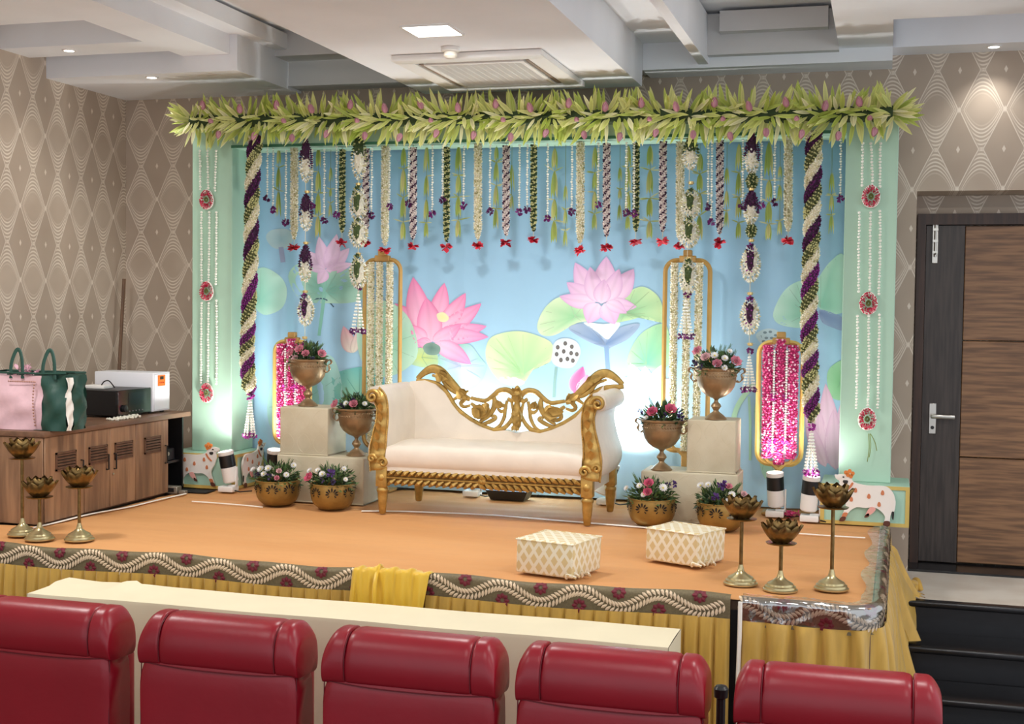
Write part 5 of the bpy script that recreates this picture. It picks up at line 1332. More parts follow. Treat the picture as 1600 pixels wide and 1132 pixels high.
BOW = [((434, 788), 7.01, 'brass bowl of white and violet flowers at the far left of the plinths', [(-.7, .55, 'w', .9), (-.35, .6, 'w', 1.1), (-.05, .65, 'w', 1.1), (-.5, .35, 'v', 1), (.0, .3, 'v', 1), (.35, .55, 'l', .7), (.75, .8, 'w', .9), (.6, .4, 'w', .9), (.3, .25, 'r', .6), (-.2, .4, 'w', .9)], 5, 'white and violet flowers filling the leftmost brass bowl'),
       ((520, 794), 6.99, 'brass bowl with one pink rose beside the left sofa leg', [(-.6, .35, 'R', 1.1), (-.65, .65, 'w', .9), (-.1, .55, 'w', 1), (.2, .6, 'p', 1.2), (-.3, .7, 'w', .8), (.6, .8, 'w', .8), (.7, .35, 'w', .7), (.3, .25, 'v', 1), (-.1, .3, 'v', .9)], 6, 'white daisies, purple bloom and pink rose in the bowl by the left sofa leg'),
       ((1018, 815), 7.07, 'brass bowl with stacked pink roses beside the right sofa leg', [(.0, .75, 'R', 1), (-.02, .4, 'R', .9), (-.3, .65, 'w', .9), (.45, .6, 'w', 1.2), (.8, .75, 'p', .9), (-.75, .5, 'w', .8), (.6, .75, 'v', .9), (-.15, .3, 'w', .8)], 7, 'pink roses and white blooms in the bowl by the right sofa leg'),
       ((1126, 824), 7.05, 'brass bowl of tall white blooms behind the lotus candle stand', [(-.6, .78, 'w', 1), (-.35, .84, 'w', .9), (.05, .85, 'p', 1.1), (.3, .8, 'r', .7), (.4, .5, 'w', 1), (.3, .2, 'w', 1.1), (.75, .5, 'l', .8), (-.1, .4, 'p', 1), (.9, .35, 'w', .8), (.15, .9, 'p', 1)], 8, 'tall white and purple flowers in the bowl behind the lotus candle stand')]
for k, ((px, py), Y, lab, fl, sd, lab2) in enumerate(BOW):
    o = b0_ if k == 0 else dup(b0_); x = at(px, py, Y)[0]; o.location = (x, Y, ZS + .004); o.rotation_euler = (0, 0, .2 + .17 * k); o['label'] = lab
    arrangement((x, Y, ZS + .145), .145, .115, fl, lab2, seed=sd, sprigs=5)

# ================================================================== patterned ottoman blocks
def brocade(name):
    m = bpy.data.materials.new(name); m.use_nodes = True; nt = m.node_tree; T = NT(nt); b = nt.nodes['Principled BSDF']
    tc = nn(nt, 'ShaderNodeTexCoord'); sp = nn(nt, 'ShaderNodeSeparateXYZ'); nt.links.new(tc.outputs['Object'], sp.inputs[0]); ge = nn(nt, 'ShaderNodeNewGeometry')
    sn = nn(nt, 'ShaderNodeSeparateXYZ'); nt.links.new(tc.outputs['Normal'], sn.inputs[0])
    top = T.smooth(T.m('ABSOLUTE', sn.outputs[2]), .5, .6); sd = T.smooth(T.m('ABSOLUTE', sn.outputs[0]), .6, .7)
    def mixv(f, a, c): return T.m('ADD', T.m('MULTIPLY', a, T.m('SUBTRACT', 1., f)), T.m('MULTIPLY', c, f))
    u = mixv(sd, sp.outputs[0], sp.outputs[1]); v = mixv(top, sp.outputs[2], sp.outputs[1])
    p1, p2 = .052, .074
    def dia(off):
        a = T.m('SUBTRACT', T.m('FRACT', T.m('ADD', T.m('DIVIDE', u, p1), 20 + off)), .5); c = T.m('SUBTRACT', T.m('FRACT', T.m('ADD', T.m('DIVIDE', v, p2), 20 + off)), .5)
        return T.m('ADD', T.m('ABSOLUTE', a), T.m('ABSOLUTE', c))
    k = T.m('MINIMUM', dia(0), dia(.5)); f = T.m('SUBTRACT', 1., T.smooth(k, .30, .36)); 
    c = T.mix(T.m('MULTIPLY', f, .9), lin((236, 228, 204)), lin((214, 190, 132))); nt.links.new(c, b.inputs['Base Color']); b.inputs['Roughness'].default_value = .55; b.inputs['Sheen Weight'].default_value = .2
    return m
oc = brocade('gold_diamond_brocade')
def ottoman(corner, pl, pr, h, label):
    """corner: nearest bottom corner; pl / pr: neighbouring bottom corners"""
    c, l, r = np.array(corner), np.array(pl), np.array(pr); w = np.linalg.norm(l - c); a = math.atan2(c[1] - l[1], c[0] - l[0]); d = np.linalg.norm(r - c)
    ctr = c + (l - c) / 2 + (r - c) / 2; root = thing('ottoman', (ctr[0], ctr[1], ZS + .005), label, 'ottoman', 'brocade block seats', rz=a)
    mb = MB(); mb.bbox((-w / 2, -d / 2, .003), (w / 2, d / 2, h), .012, 3)
    V = mb.V[0]; V[:, 2] += np.where(V[:, 2] > h * .6, .004 * np.sin(V[:, 0] * 19 + V[:, 1] * 13), 0); V[:, :2] *= (1 + .012 * np.sin(V[:, 2:3] * 25 + V[:, 0:1] * 30))
    mb.build('cover', oc, root)
    mb = MB(); P = [(-w / 2, -d / 2 - .001, h - .004), (w / 2, -d / 2 - .001, h - .004), (w / 2 + .001, d / 2, h - .004), (-w / 2 - .001, d / 2, h - .004)]; mb.tube(P, .004, 5, closed=True); mb.build('piping', oc, root)
    rg = np.random.default_rng(int(w * 1e4)); 
    for k in range(4):
        P = spline([(w / 2 - .03 + .02 * k, -d / 2 - .004 + .035 * k, .006), (w / 2 - .02 + .018 * k, -d / 2 - .012 + .03 * k, .022 + .008 * math.sin(k)), (w / 2 + .012, -d / 2 + .01 + .03 * k, .01)], 5); mb = MB(); mb.tube(P, .007, 6); mb.build('hem_fold', oc, root)
ottoman(atz(893, 909, ZS), atz(804, 897, ZS), atz(941, 893, ZS), .158, 'brocade block seat nearer the stage border, in front of the sofa')
ottoman(atz(1087, 890, ZS), atz(1005, 877, ZS), atz(1136, 879, ZS), .158, 'brocade block seat farther back, nearer the right lotus candle stands')

# ================================================================== lotus candle stands
brass2 = mat('aged_brass', (150, 122, 74), .33, .85, col2=(112, 88, 50), vscale=25); brass3 = mat('polished_brass_base', (196, 182, 138), .28, .85)
def lotus_stand(loc, H, label, tilt=0., R=.088):
    root = thing('lotus_candle_stand', loc, label, 'candle stand', 'brass lotus candle stands', rz=tilt)
    mb = MB(); mb.lathe([(.074, 0), (.074, .006), (.068, .010), (.066, .018), (.058, .022), (.055, .030), (.030, .044), (.016, .056), (.011, .075), (.009, .085)], n=32); mb.build('base', brass3, root)
    mb = MB(); mb.lathe([(.0085, .07), (.0085, H)], n=12); mb.build('pole', brass2, root)
    mb = MB(); mb.lathe([(.004, H - .004), (.062, H), (.066, H + .005), (.060, H + .006), (.01, H + .004)], n=28); mb.build('plate', brass2, root)
    k = 0
    for n, tilt_, r0, L, w, col in ((9, .95, .030, .088, 1.25, 0), (8, .6, .026, .085, 1.2, .35), (6, .28, .016, .070, 1.1, .2)):
        for q in range(n):
            an = 2 * math.pi * (q + col) / n; o = np.array([math.cos(an), math.sin(an), 0]); d = o * math.sin(tilt_) + np.array([0, 0, math.cos(tilt_)])
            x = np.cross(d, -o); x = np.array([-math.sin(an), math.cos(an), 0]); G = np.zeros((8, 5, 3))
            for i in range(8):
                t = i / 7; hw_ = w * .5 * .046 * math.sin(math.pi * min(.999, t * .86 + .10)) ** .7 if i < 7 else .0008
                ctr = o * r0 + d * L * t + (np.array([0, 0, 1]) * .30 - o * .14) * L * t * t + np.array([0, 0, H + .010])
                for j in range(5):
                    s = j / 2 - 1; G[i, j] = ctr + x * hw_ * s * (1.25) - (o * math.cos(tilt_) - np.array([0, 0, math.sin(tilt_)])) * (-.006) * (1 - abs(s)) + (-o * .0045 * abs(s) ** 2 * 1.6)
            mb = MB(); mb.grid(G); mb.build('petal', brass2, root)
    mb = MB(); mb.lathe([(.024, H + .006), (.026, H + .03), (.022, H + .03), (.02, H + .012)], n=18); mb.build('cup', brass2, root)
for (px, py), top, lab in (((35, 845), 717, 'tallest brass lotus candle stand at the far left edge of the stage'), ((62, 852), 778, 'shortest brass lotus candle stand of the left group'), ((124, 853), 762, 'brass lotus candle stand of middle height, rightmost of the left group'),
                           ((1157, 922), 812, 'brass lotus candle stand of middle height, leftmost of the right group'), ((1219, 932), 850, 'shortest brass lotus candle stand of the right group'), ((1299, 930), 794, 'tallest brass lotus candle stand near the right stage corner')):
    p0 = atz(px, py - 8, ZS); H = at(px, top, p0[1])[2] - ZS - .004
    lotus_stand((p0[0], p0[1], ZS + .004), H, lab, RNG.uniform(0, 1))
# ================================================================== up-lighters
canw = mat('white_enamel', (236, 234, 230), .35); blk = MATS['black_plastic']; lens = mat('lamp_lens', (255, 252, 240), .2, emit=(255, 250, 235), estr=3.)
def can(px, py, lean, label, target, power, Y=None, angle=75, hgt=.0):
    p0 = atz(px, py, ZS) if Y is None else at(px, py, Y); root = thing('uplight', (p0[0], p0[1] + .04, ZS + .006), label, 'spotlight', 'stage uplights')
    mb = MB(); mb.bbox((-.052, -.045, 0), (.052, .045, .036), .006, 2); ba = mb.build('base', canw, root)
    mb = MB(); mb.tube([(.06, -.03, .012), (.09, -.02, .004), (.14, .05, .003)], .004, 6); mb.build('cable', blk, ba)
    R = roty(lean[0]) @ rotx(lean[1]); c = np.array([0, 0, .155])
    for sg in (1,):
        mb = MB(); mb.bbox((.052, -.012, .03), (.062, .012, .16), .003, 1); mb.bbox((.0, -.012, .034), (.062, .012, .044), .003, 1); mb.build('bracket', canw, root)
    def cyl(name, prof, m, n=32, flute=None, par=root):
        mb = MB(); mb.lathe(prof, (0, 0, 0), n, R=R, flute=flute, caps=False); mb.V[0] += c; return mb.build(name, m, par)
    cyl('housing', [(.002, -.098), (.040, -.098), (.048, -.09), (.049, .0), (.047, .002)], canw)
    cyl('ribbed_grip', [(.046, .0), (.0495, .002), (.0495, .078), (.046, .08)], blk, 48, flute=(2, .003, .077, .02))
    cyl('front_ring', [(.047, .078), (.050, .082), (.050, .102), (.045, .104), (.044, .09)], canw)
    ln = cyl('lens', [(.001, .092), (.044, .092)], lens)
    tip = np.array(root.location) + c + R @ np.array([0, 0, .112])
    spot('uplight_beam', tuple(tip), target, power, angle, .95, (1, .985, .95), .04)
    return root
PLc, PRc = (PLX[0] + PLX[1]) / 2, (PRX[0] + PRX[1]) / 2
can(352, 771, (-.16, .10), 'white and black uplight in front of the cabinet-side pillar base', (PLc - .1, YP + .1, 3.0), 14, angle=150)
can(424, 770, (.10, .12), 'white and black uplight partly hidden behind the leftmost flower bowl', (-3.75, 7.9, 3.0), 16, Y=7.56, angle=130)
can(1210, 809, (-.05, .10), 'white and black uplight under the right pink flower stand', (-.85, 7.92, 3.2), 13, Y=7.565, angle=130)
can(1264, 818, (.08, .06), 'white and black uplight in front of the door-side pillar base', (PRc + .05, YP + .1, 3.0), 14, angle=150)
can(735, 771, (-.35, -.1), 'white uplight on the floor behind the sofa, mostly hidden', (-3.0, 7.92, 2.4), 20, Y=7.72, angle=130)
can(945, 776, (.35, -.1), 'white uplight behind the right end of the sofa', (-1.3, 7.92, 2.2), 46, Y=7.68, angle=130)
# black tray flood light and cables behind the sofa
p0 = atz(797, 781, ZS)
root = thing('flood_light', (p0[0], p0[1], ZS + .003), 'black tray-shaped flood light on the floor under the sofa', 'flood light'); org = (0, 0, 0)
mb = MB(); w0, w1, d0, d1, h = .105, .135, .07, .09, .062
mb.add([(-w0, -d0, 0), (w0, -d0, 0), (w0, d0, 0), (-w0, d0, 0), (-w1, -d1, h), (w1, -d1, h), (w1, d1, h), (-w1, d1, h), (-w1 + .01, -d1 + .01, h), (w1 - .01, -d1 + .01, h), (w1 - .01, d1 - .01, h), (-w1 + .01, d1 - .01, h), (-w0, -d0, .03), (w0, -d0, .03), (w0, d0, .03), (-w0, d0, .03)],
       [[0, 3, 2, 1], [0, 1, 5, 4], [1, 2, 6, 5], [2, 3, 7, 6], [3, 0, 4, 7], [4, 5, 9, 8], [5, 6, 10, 9], [6, 7, 11, 10], [7, 4, 8, 11], [8, 9, 13, 12], [9, 10, 14, 13], [10, 11, 15, 14], [11, 8, 12, 15]]); mb.build('housing', blk, root, angle=20)
mb = MB(); mb.box((-w0 + .005, -d0 + .005, .031), (w0 - .005, d0 - .005, .036)); mb.build('lamp_panel', lens, root, smooth=False)
area('flood_beam', (p0[0], p0[1], ZS + .075), .2, 9, (1, .985, .95), rot=(math.pi - .25, 0, 0), sy=.13)
S3 = lambda x, y: np.array(atz(x, y, ZS + .006))
for k, pts in enumerate(([(600, 757), (640, 758), (690, 764), (760, 768), (830, 766), (930, 772)], [(840, 775), (880, 771), (930, 775), (985, 779)], [(610, 766), (650, 763), (700, 762), (760, 762)])):
    mb = MB(); mb.tube(spline([S3(*q) for q in pts], 8), .006, 6)
    tag(mb.build('power_cable', blk), ['long black cable running behind the sofa legs', 'short black cable by the right rear sofa leg', 'black cable behind the left rear sofa leg'][k], 'cable')
# loose pink petals on the floor below the right pink stand
c0 = np.array([at(1236, 797, 7.64)[0], 7.64, ZS]); rg = np.random.default_rng(8); mb = MB()
pos = np.array([c0 + np.array([rg.normal(0, .028), rg.normal(-.02, .022), .012 + abs(rg.normal(0, .008))]) for _ in range(70)])
mb.scatter(PETAL, pos, frames(rg.normal(0, 1, (70, 3))), .022, np.array([lin(pick(rg, (.6, PINK), (.4, (206, 44, 100)))) for _ in range(70)]))
tag(mb.build('fallen_petals', petal_m, smooth=False), 'small heap of fallen pink petals on the stage floor', 'petals', kind='stuff')

# ================================================================== cow cut-outs on the pillar bases
cowm = mat('cow_board_white', (240, 234, 226), .55); spotm = mat('cow_orange_spot', (206, 126, 84), .6); hoof = mat('cow_brown', (96, 50, 34), .6); cpink = mat('cow_pink', (232, 170, 160), .6); tailm = mat('cow_black', (40, 38, 36), .6)
def cow(origin, s, face, axis, label):
    """flat painted board; local x along the board, z up; face = +1 looks to +x"""
    root = thing('cow_cutout', origin, label, 'cow figure', 'painted cow boards on the pillar bases', rz=0 if axis == 'x' else math.pi / 2)
    k = 1 / 1120.0 * s
    F = lambda x, y: (face * (x - 1045) * k, (462 - y) * k)
    body = [(848, 148), (880, 138), (905, 140), (945, 155), (965, 188), (1050, 205), (1150, 203), (1195, 225), (1222, 275), (1214, 340), (1198, 395), (1192, 440), (1160, 440), (1163, 400), (1130, 362), (1090, 345), (1040, 352), (985, 350), (945, 375), (925, 405), (915, 425), (888, 425), (902, 385), (915, 330), (885, 275), (868, 220), (872, 185), (848, 168)]
    P = [tuple(q) for q in spline([F(*q) for q in body], 3, True)]
    if face > 0: P = P[::-1]
    mb = MB(); mb.prism(P, -.012, 0.0); mb.build('body', cowm, root, angle=50)
    def bit(name, pts, m, d=-.015, par=root):
        Q = [tuple(q) for q in spline([F(*q) for q in pts], 3, True)]; mb = MB(); mb.prism(Q if face < 0 else Q[::-1], d, -.0115); return mb.build(name, m, par, angle=50)
    for x, y in ((975, 240), (1060, 275), (1145, 248), (1125, 325), (950, 300)): bit('spot', [(x - 11, y + 8), (x - 8, y - 10), (x, y - 18), (x + 9, y - 8), (x + 10, y + 9), (x, y + 15)], spotm)
    bit('hoof', [(890, 418), (918, 418), (908, 445), (876, 445)], hoof); bit('hoof', [(1160, 432), (1194, 432), (1192, 462), (1155, 462)], hoof)
    bit('rear_leg', [(1070, 345), (1105, 352), (1090, 380), (1060, 400), (1042, 395)], cpink); bit('hoof', [(1062, 385), (1040, 398), (1035, 415), (1062, 408)], hoof)
    bit('shin', [(930, 392), (915, 420), (892, 420), (903, 390)], spotm, -.0145)
    bit('tail', [(1212, 255), (1228, 300), (1222, 360), (1208, 378), (1214, 320)], cowm, -.0145); bit('tail_tip', [(1204, 370), (1220, 370), (1216, 420), (1206, 405)], tailm)
    bit('ear', [(843, 140), (880, 150), (878, 168), (850, 165)], cowm, -.016); bit('muzzle', [(895, 178), (925, 178), (922, 196), (900, 196)], tailm, -.016); bit('eye', [(890, 155), (898, 151), (904, 157), (896, 161)], tailm, -.016)
    bit('garland', [(950, 190), (962, 195), (945, 225), (915, 250), (905, 245), (935, 215)], spotm, -.015)
    for x, y in ((912, 125), (935, 115), (955, 130), (945, 148), (925, 140)): bit('head_flower', [(x - 13, y), (x - 6, y - 12), (x + 7, y - 12), (x + 13, y), (x + 6, y + 12), (x - 6, y + 12)], mat('cow_orange_flower', (222, 130, 60), .6), -.018)
YC = YB0 - .008
q = at(1353, 815, YC); cow((q[0], YC, ZS + .008), .96, 1, 'x', 'white spotted cow board facing left on the door-side pillar base')
q = at(310, 760, YC); cow((q[0] - .01, YC, ZS + .008), .92, -1, 'x', 'white spotted cow board facing right on the cabinet-side base front')
q = atx(393, 760, BLX[1] + .008); cow((BLX[1] + .008, q[1], ZS + .008), .92, -1, 'y', 'white spotted cow board on the inner side of the cabinet-side base')

# ================================================================== cabinet by the left wall
oak = mat('cabinet_oak', (166, 128, 96), .5, col2=(118, 88, 66), vscale=4, stretch=(5, 5, .5), bump=.05, bscale=20)
oakd = mat('cabinet_oak_dark', (110, 78, 58), .5, col2=(92, 64, 48), vscale=5, stretch=(5, 5, .5))
CX, CB, CZ1 = -4.30, -4.85, 1.553; CY0, CY1, CYE = 5.94, 7.19, 7.44
cab = thing('cabinet', ((CX + CB) / 2, 6.6, ZS), 'long low wooden cabinet with vented doors along the left wall', 'cabinet'); co = cab.location
mb = MB(); mb.box((CB, CY0, ZS + .001), (CX - .02, CY0 + .02, CZ1 - .03)); mb.box((CB, CY0, ZS + .001), (CB + .02, CY1, CZ1 - .03)); mb.box((CB, CY1 - .02, ZS + .001), (CX - .02, CY1, CZ1 - .03)); mb.box((CB, CY0, ZS + .001), (CX - .02, CY1, ZS + .04)); mb.box((CX - .045, CY0, ZS + .001), (CX - .022, CY1, CZ1 - .03)); mb.build('body', oakd, cab, org=co, smooth=False)
mb = MB(); mb.bbox((CB - .01, CY0 - .015, CZ1 - .03), (CX + .012, CYE, CZ1), .004, 2); mb.build('top', mat('cabinet_top', (128, 94, 72), .4, col2=(104, 76, 58), vscale=5, stretch=(5, .6, 5)), cab, org=co)
mb = MB(); mb.bbox((CB, CY0 - .008, ZS + .002), (CX - .004, CY0 - .0005, CZ1 - .032), .003, 1); mb.build('end_panel', oak, cab, org=co)
dy = lambda cx: atx(20 + cx / 3.236, 700, CX)[1]
edges = [CY0 + .004, dy(362), dy(492), dy(622), CY1]
vents = [(215, 318), (383, 476), (515, 604), (665, 746)]; hand = [(345, 645, 690), (474, 616, 692), (512, 612, 688), (770, 572, 660)]
for i in range(4):
    a, b = edges[i] + .002, edges[i + 1] - .002
    mb = MB(); mb.bbox((CX - .021, a, ZS + .012), (CX - .001, b, CZ1 - .033), .003, 1); d = mb.build('door', oak, cab, org=co)
    va, vb = dy(vents[i][0]), dy(vents[i][1]); zc = ZS + .33
    for (q0, q1) in (((va, zc - .05), (vb, zc - .04)), ((va, zc + .04), (vb, zc + .05)), ((va, zc - .05), (va + .010, zc + .05)), ((vb - .010, zc - .05), (vb, zc + .05))):
        mb = MB(); mb.box((CX - .001, q0[0], q0[1]), (CX + .007, q1[0], q1[1])); mb.build('vent_frame', oakd, d, org=co, smooth=False)
    mb = MB(); mb.box((CX - .0005, va + .01, zc - .04), (CX + .0015, vb - .01, zc + .04)); mb.build('vent_back', mat('vent_dark', (34, 24, 20), .8), d, org=co, smooth=False)
    for k in range(5):
        z = zc - .034 + .0165 * k; mb = MB(); mb.add([(CX + .002, va + .012, z), (CX + .008, va + .012, z - .004), (CX + .008, vb - .012, z - .004), (CX + .002, vb - .012, z), (CX + .002, va + .012, z + .007), (CX + .008, va + .012, z + .003), (CX + .008, vb - .012, z + .003), (CX + .002, vb - .012, z + .007)], [[0, 1, 2, 3], [4, 7, 6, 5], [0, 4, 5, 1], [1, 5, 6, 2], [2, 6, 7, 3], [3, 7, 4, 0]]); mb.build('vent_slat', oakd, d, org=co, smooth=False)
    hx, h0, h1 = hand[i]; y = dy(hx); z0 = atx(20 + hx / 3.236, 520 + h1 / 3.236, CX)[2]; z1 = atx(20 + hx / 3.236, 520 + h0 / 3.236, CX)[2]
    mb = MB(); mb.tube([(CX, y, z0), (CX + .016, y, z0), (CX + .016, y, z1), (CX, y, z1)], .005, 6); mb.build('handle', blk, d, org=co)
    if i == 2:
        mb = MB(); mb.lathe([(.007, 0), (.007, .004), (.003, .006)], (CX + .001, y - .012, z0 - .03), 12, R=roty(math.pi / 2)); mb.build('lock', steel, d, org=co)
# black open rack unit under the far end of the top
mb = MB(); mb.box((CB, CY1 + .005, ZS + .002), (CB + .02, CYE - .02, CZ1 - .033)); mb.box((CB, CYE - .035, ZS + .002), (CX - .03, CYE - .02, CZ1 - .033)); mb.box((CB, CY1 + .005, ZS + .002), (CX - .03, CYE - .02, ZS + .02)); mb.box((CB + .02, CY1 + .005, ZS + .18), (CX - .05, CYE - .035, ZS + .195))
rk = tag(mb.build('equipment_rack', blk, smooth=False), 'black open equipment rack under the far end of the cabinet top', 'rack')
mb = MB(); mb.bbox((CB + .1, CY1 + .03, ZS + .196), (CX - .07, CYE - .06, ZS + .27), .004, 1); mb.build('amplifier', mat('dark_grey_metal', (44, 44, 48), .4, .3), rk)
mb = MB(); mb.lathe([(.012, 0), (.012, .01)], (CX - .07, CY1 + .1, ZS + .24), 12, R=roty(math.pi / 2)); mb.build('knob', steel, rk)
# metal socket box in the dark gap by the pillar base
q = atz(262, 770, ZS)
root = thing('cable_box', (q[0] + .05, q[1] - .03, ZS + .004), 'small metal cable bracket on the floor at the cabinet foot', 'bracket')
mb = MB(); mb.bbox((-.05, -.03, 0), (.05, .03, .045), .004, 1); mb.build('housing', mat('dull_steel', (150, 144, 132), .4, .6), root); mb = MB(); mb.bbox((-.02, -.034, .01), (.03, -.029, .036), .002, 1); mb.build('socket', blk, root); mb = MB(); mb.bbox((.055, -.02, .0), (.10, .02, .02), .003, 1); mb.build('tab', MATS['dull_steel'], root)
q = atz(300, 771, ZS); mb = MB(); mb.box((q[0] - .22, q[1] + .01, ZS + .001), (q[0] + .09, q[1] + .14, ZS + .005)); tag(mb.build('dark_gap_sheet', mat('gap_black', (24, 22, 22), .7), smooth=False), 'flat black sheet painted for the dark gap before the cabinet-side pillar base', 'dark gap')  # black sheet laid in for the dark gap at the cloth corner

# ---- tote bag
bagp = mat('tote_pink', (226, 188, 196), .5, var=.05, vscale=20, bump=.2, bscale=14); bagg = mat('tote_green', (32, 72, 62), .45, bump=.25, bscale=14); bagw = mat('tote_white', (236, 232, 224), .5)
y0 = 5.99; xr = at(108, 650, y0 + .02)[0]; xmid = at(66, 650, y0)[0]; xl = at(8, 640, y0)[0] - .14; zt0 = at(60, 584, y0)[2]
root = thing('tote_bag', ((xl + xr) / 2, 6.1, CZ1), 'pink, white and dark green tote bag standing on the cabinet', 'bag'); org = root.location
def panel(xa, xb, ya, yb, z0, z1, bul, m, name, nx=10, nz=10, side=False):
    G = np.zeros((nx + 1, nz + 1, 3))
    for i in range(nx + 1):
        for j in range(nz + 1):
            u, v = i / nx, j / nz; w = .008 * math.sin(9 * v + 5 * u) + .006 * math.sin(17 * v - 7 * u); b = bul * math.sin(math.pi * u) * math.sin(math.pi * min(1, v + .15)) + w
            G[i, j] = (xa + (xb - xa) * u + (b if side else 0), ya + (yb - ya) * u - (0 if side else b), z0 + (z1 - z0) * v)
    mb = MB(); mb.grid(G); return mb.build(name, m, root, org=org, angle=180)
panel(xl, xmid, y0, y0, CZ1 + .002, zt0 - .012, .025, bagp, 'front_panel'); panel(xmid, xr - .012, y0, y0 + .012, CZ1 + .002, zt0, .03, bagg, 'green_panel')
panel(xr - .012, xr, y0 + .012, y0 + .05, CZ1 + .004, zt0 - .02, .006, bagw, 'side_stripe', side=True); panel(xr, xr - .02, y0 + .05, y0 + .20, CZ1 + .004, zt0 - .01, .02, bagg, 'side_panel', side=True)
panel(xr - .02, xl, y0 + .20, y0 + .20, CZ1 + .004, zt0, -.01, bagg, 'back_panel'); panel(xl, xl, y0 + .20, y0, CZ1 + .004, zt0, .02, bagp, 'side_panel', side=True)
mb = MB(); mb.box((xl, y0, CZ1 + .001), (xr - .02, y0 + .2, CZ1 + .004)); mb.build('bottom', bagg, root, org=org)
mb = MB(); mb.tube([(xl, y0 - .004, zt0), (xmid, y0 - .004, zt0), (xr - .01, y0 + .008, zt0 + .004), (xr - .012, y0 + .1, zt0), (xr - .02, y0 + .2, zt0), (xl, y0 + .2, zt0)], .006, 6, closed=True); mb.build('rim', bagg, root, org=org)
for px in (78, 28):
    hx = at(px, 560, y0 + .02)[0]
    mb = MB(); mb.tube(spline([(hx - .035, y0 + .005, zt0 - .03), (hx - .034, y0 + .01, zt0 + .05), (hx - .012, y0 + .02, zt0 + .118), (hx + .012, y0 + .02, zt0 + .118), (hx + .034, y0 + .01, zt0 + .06), (hx + .04, y0 + .005, zt0 - .03)], 6), .011, 6, flat=.35); mb.build('handle', bagg, root, org=org)
# printed frame on the pink panel
brn = mat('tote_brown_print', (170, 126, 108), .6); fx = xmid - .035
mb = MB()
for k in range(14): mb.scatter(OCT, [(fx, y0 - .012 - .02 * math.sin(math.pi * (k + .5) / 16), CZ1 + .03 + (zt0 - CZ1 - .09) * k / 13)], np.eye(3)[None], .007)
for k in range(16): mb.scatter(OCT, [(fx - .011 * k, y0 - .014, zt0 - .045)], np.eye(3)[None], .006)
mb.build('printed_border', brn, root, org=org)
mb = MB(); rg = np.random.default_rng(5); mb.scatter(PETAL, [(xl + .14 + rg.uniform(0, .1), y0 + rg.uniform(.03, .16), zt0 - .005 + rg.uniform(0, .02)) for _ in range(30)], frames(rg.normal(0, 1, (30, 3))), .04, vary((236, 190, 206), 30)); mb.build('tissue_paper', petal_m, root, org=org, smooth=False)
# ---- receiver, stabiliser, router
def yx(px, py, z): return atz(px, py, z)
q0, q1 = yx(118, 655, CZ1), yx(231, 643, CZ1)       # front bottom edge faces the room (+X)
xf = -4.42
y_a, y_b = atx(182, 650, xf)[1], atx(231, 645, xf)[1]; zt = atx(182, 611, xf)[2]
root = thing('av_receiver', (xf - .17, (y_a + y_b) / 2, CZ1), 'black audio receiver box on the cabinet beside the tote bag', 'receiver'); org = root.location
W_ = .30; y_b = y_a + .36
mb = MB(); mb.bbox((xf - W_, y_a, CZ1 + .012), (xf, y_b, zt), .004, 1); mb.build('case', mat('black_metal', (20, 20, 22), .4, .2), root, org=org)
mb = MB(); mb.bbox((xf, y_a - .002, CZ1 + .012), (xf + .012, y_b + .002, zt + .001), .003, 1); fp = mb.build('front_panel', mat('black_gloss', (14, 14, 16), .15), root, org=org)
mb = MB(); mb.lathe([(.022, 0), (.021, .016), (.018, .018)], (xf + .012, y_a + .06, CZ1 + .055), 20, R=roty(math.pi / 2)); mb.build('volume_knob', blk, fp, org=org)
mb = MB(); mb.box((xf + .012, y_a + .11, CZ1 + .07), (xf + .0135, y_b - .05, zt - .02)); mb.build('display', mat('display_dark', (30, 34, 40), .1), fp, org=org)
for k in range(5): 
    mb = MB(); mb.lathe([(.004, 0), (.004, .004)], (xf + .012, y_a + .12 + .035 * k, CZ1 + .035), 10, R=roty(math.pi / 2)); mb.build('button', mat('grey_button', (120, 120, 124), .4), fp, org=org)
for (a, b) in ((xf - W_ + .04, y_a + .04), (xf - .04, y_a + .04), (xf - W_ + .04, y_b - .04), (xf - .04, y_b - .04)):
    mb = MB(); mb.lathe([(.016, 0), (.016, .013)], (a, b, CZ1), 12); mb.build('foot', blk, root, org=org)
xs = -4.40; ya_, yb_ = atx(234, 640, xs)[1], atx(272, 637, xs)[1]; zt2 = atx(240, 583, xs)[2]
ya_ = max(ya_, y_b + .01); yb_ = ya_ + .20
root = thing('voltage_stabiliser', (xs - .2, (ya_ + yb_) / 2, CZ1), 'white metal stabiliser box with an orange control panel on the cabinet', 'stabiliser'); org = root.location
mb = MB(); mb.bbox((xs - .42, ya_, CZ1 + .012), (xs, yb_, zt2), .006, 2); mb.build('case', mat('white_powder_coat', (232, 234, 240), .4), root, org=org)
mb = MB(); mb.bbox((xs, ya_ + .012, CZ1 + .02), (xs + .004, yb_ - .02, zt2 - .01), .002, 1); fp = mb.build('front_panel', MATS['white_powder_coat'], root, org=org)
mb = MB(); mb.box((xs + .004, ya_ + .05, zt2 - .085), (xs + .006, ya_ + .135, zt2 - .018)); op = mb.build('orange_panel', mat('orange_label', (238, 120, 40), .5), fp, org=org, smooth=False)
mb = MB(); mb.box((xs + .006, ya_ + .075, zt2 - .045), (xs + .008, ya_ + .112, zt2 - .026)); mb.build('meter', blk, op, org=org)
for k in range(3): mb = MB(); mb.lathe([(.004, 0), (.004, .003)], (xs + .006, ya_ + .072 + .02 * k, zt2 - .065), 8, R=roty(math.pi / 2)); mb.build('indicator', mat('red_lamp', (180, 30, 20), .3), op, org=org)
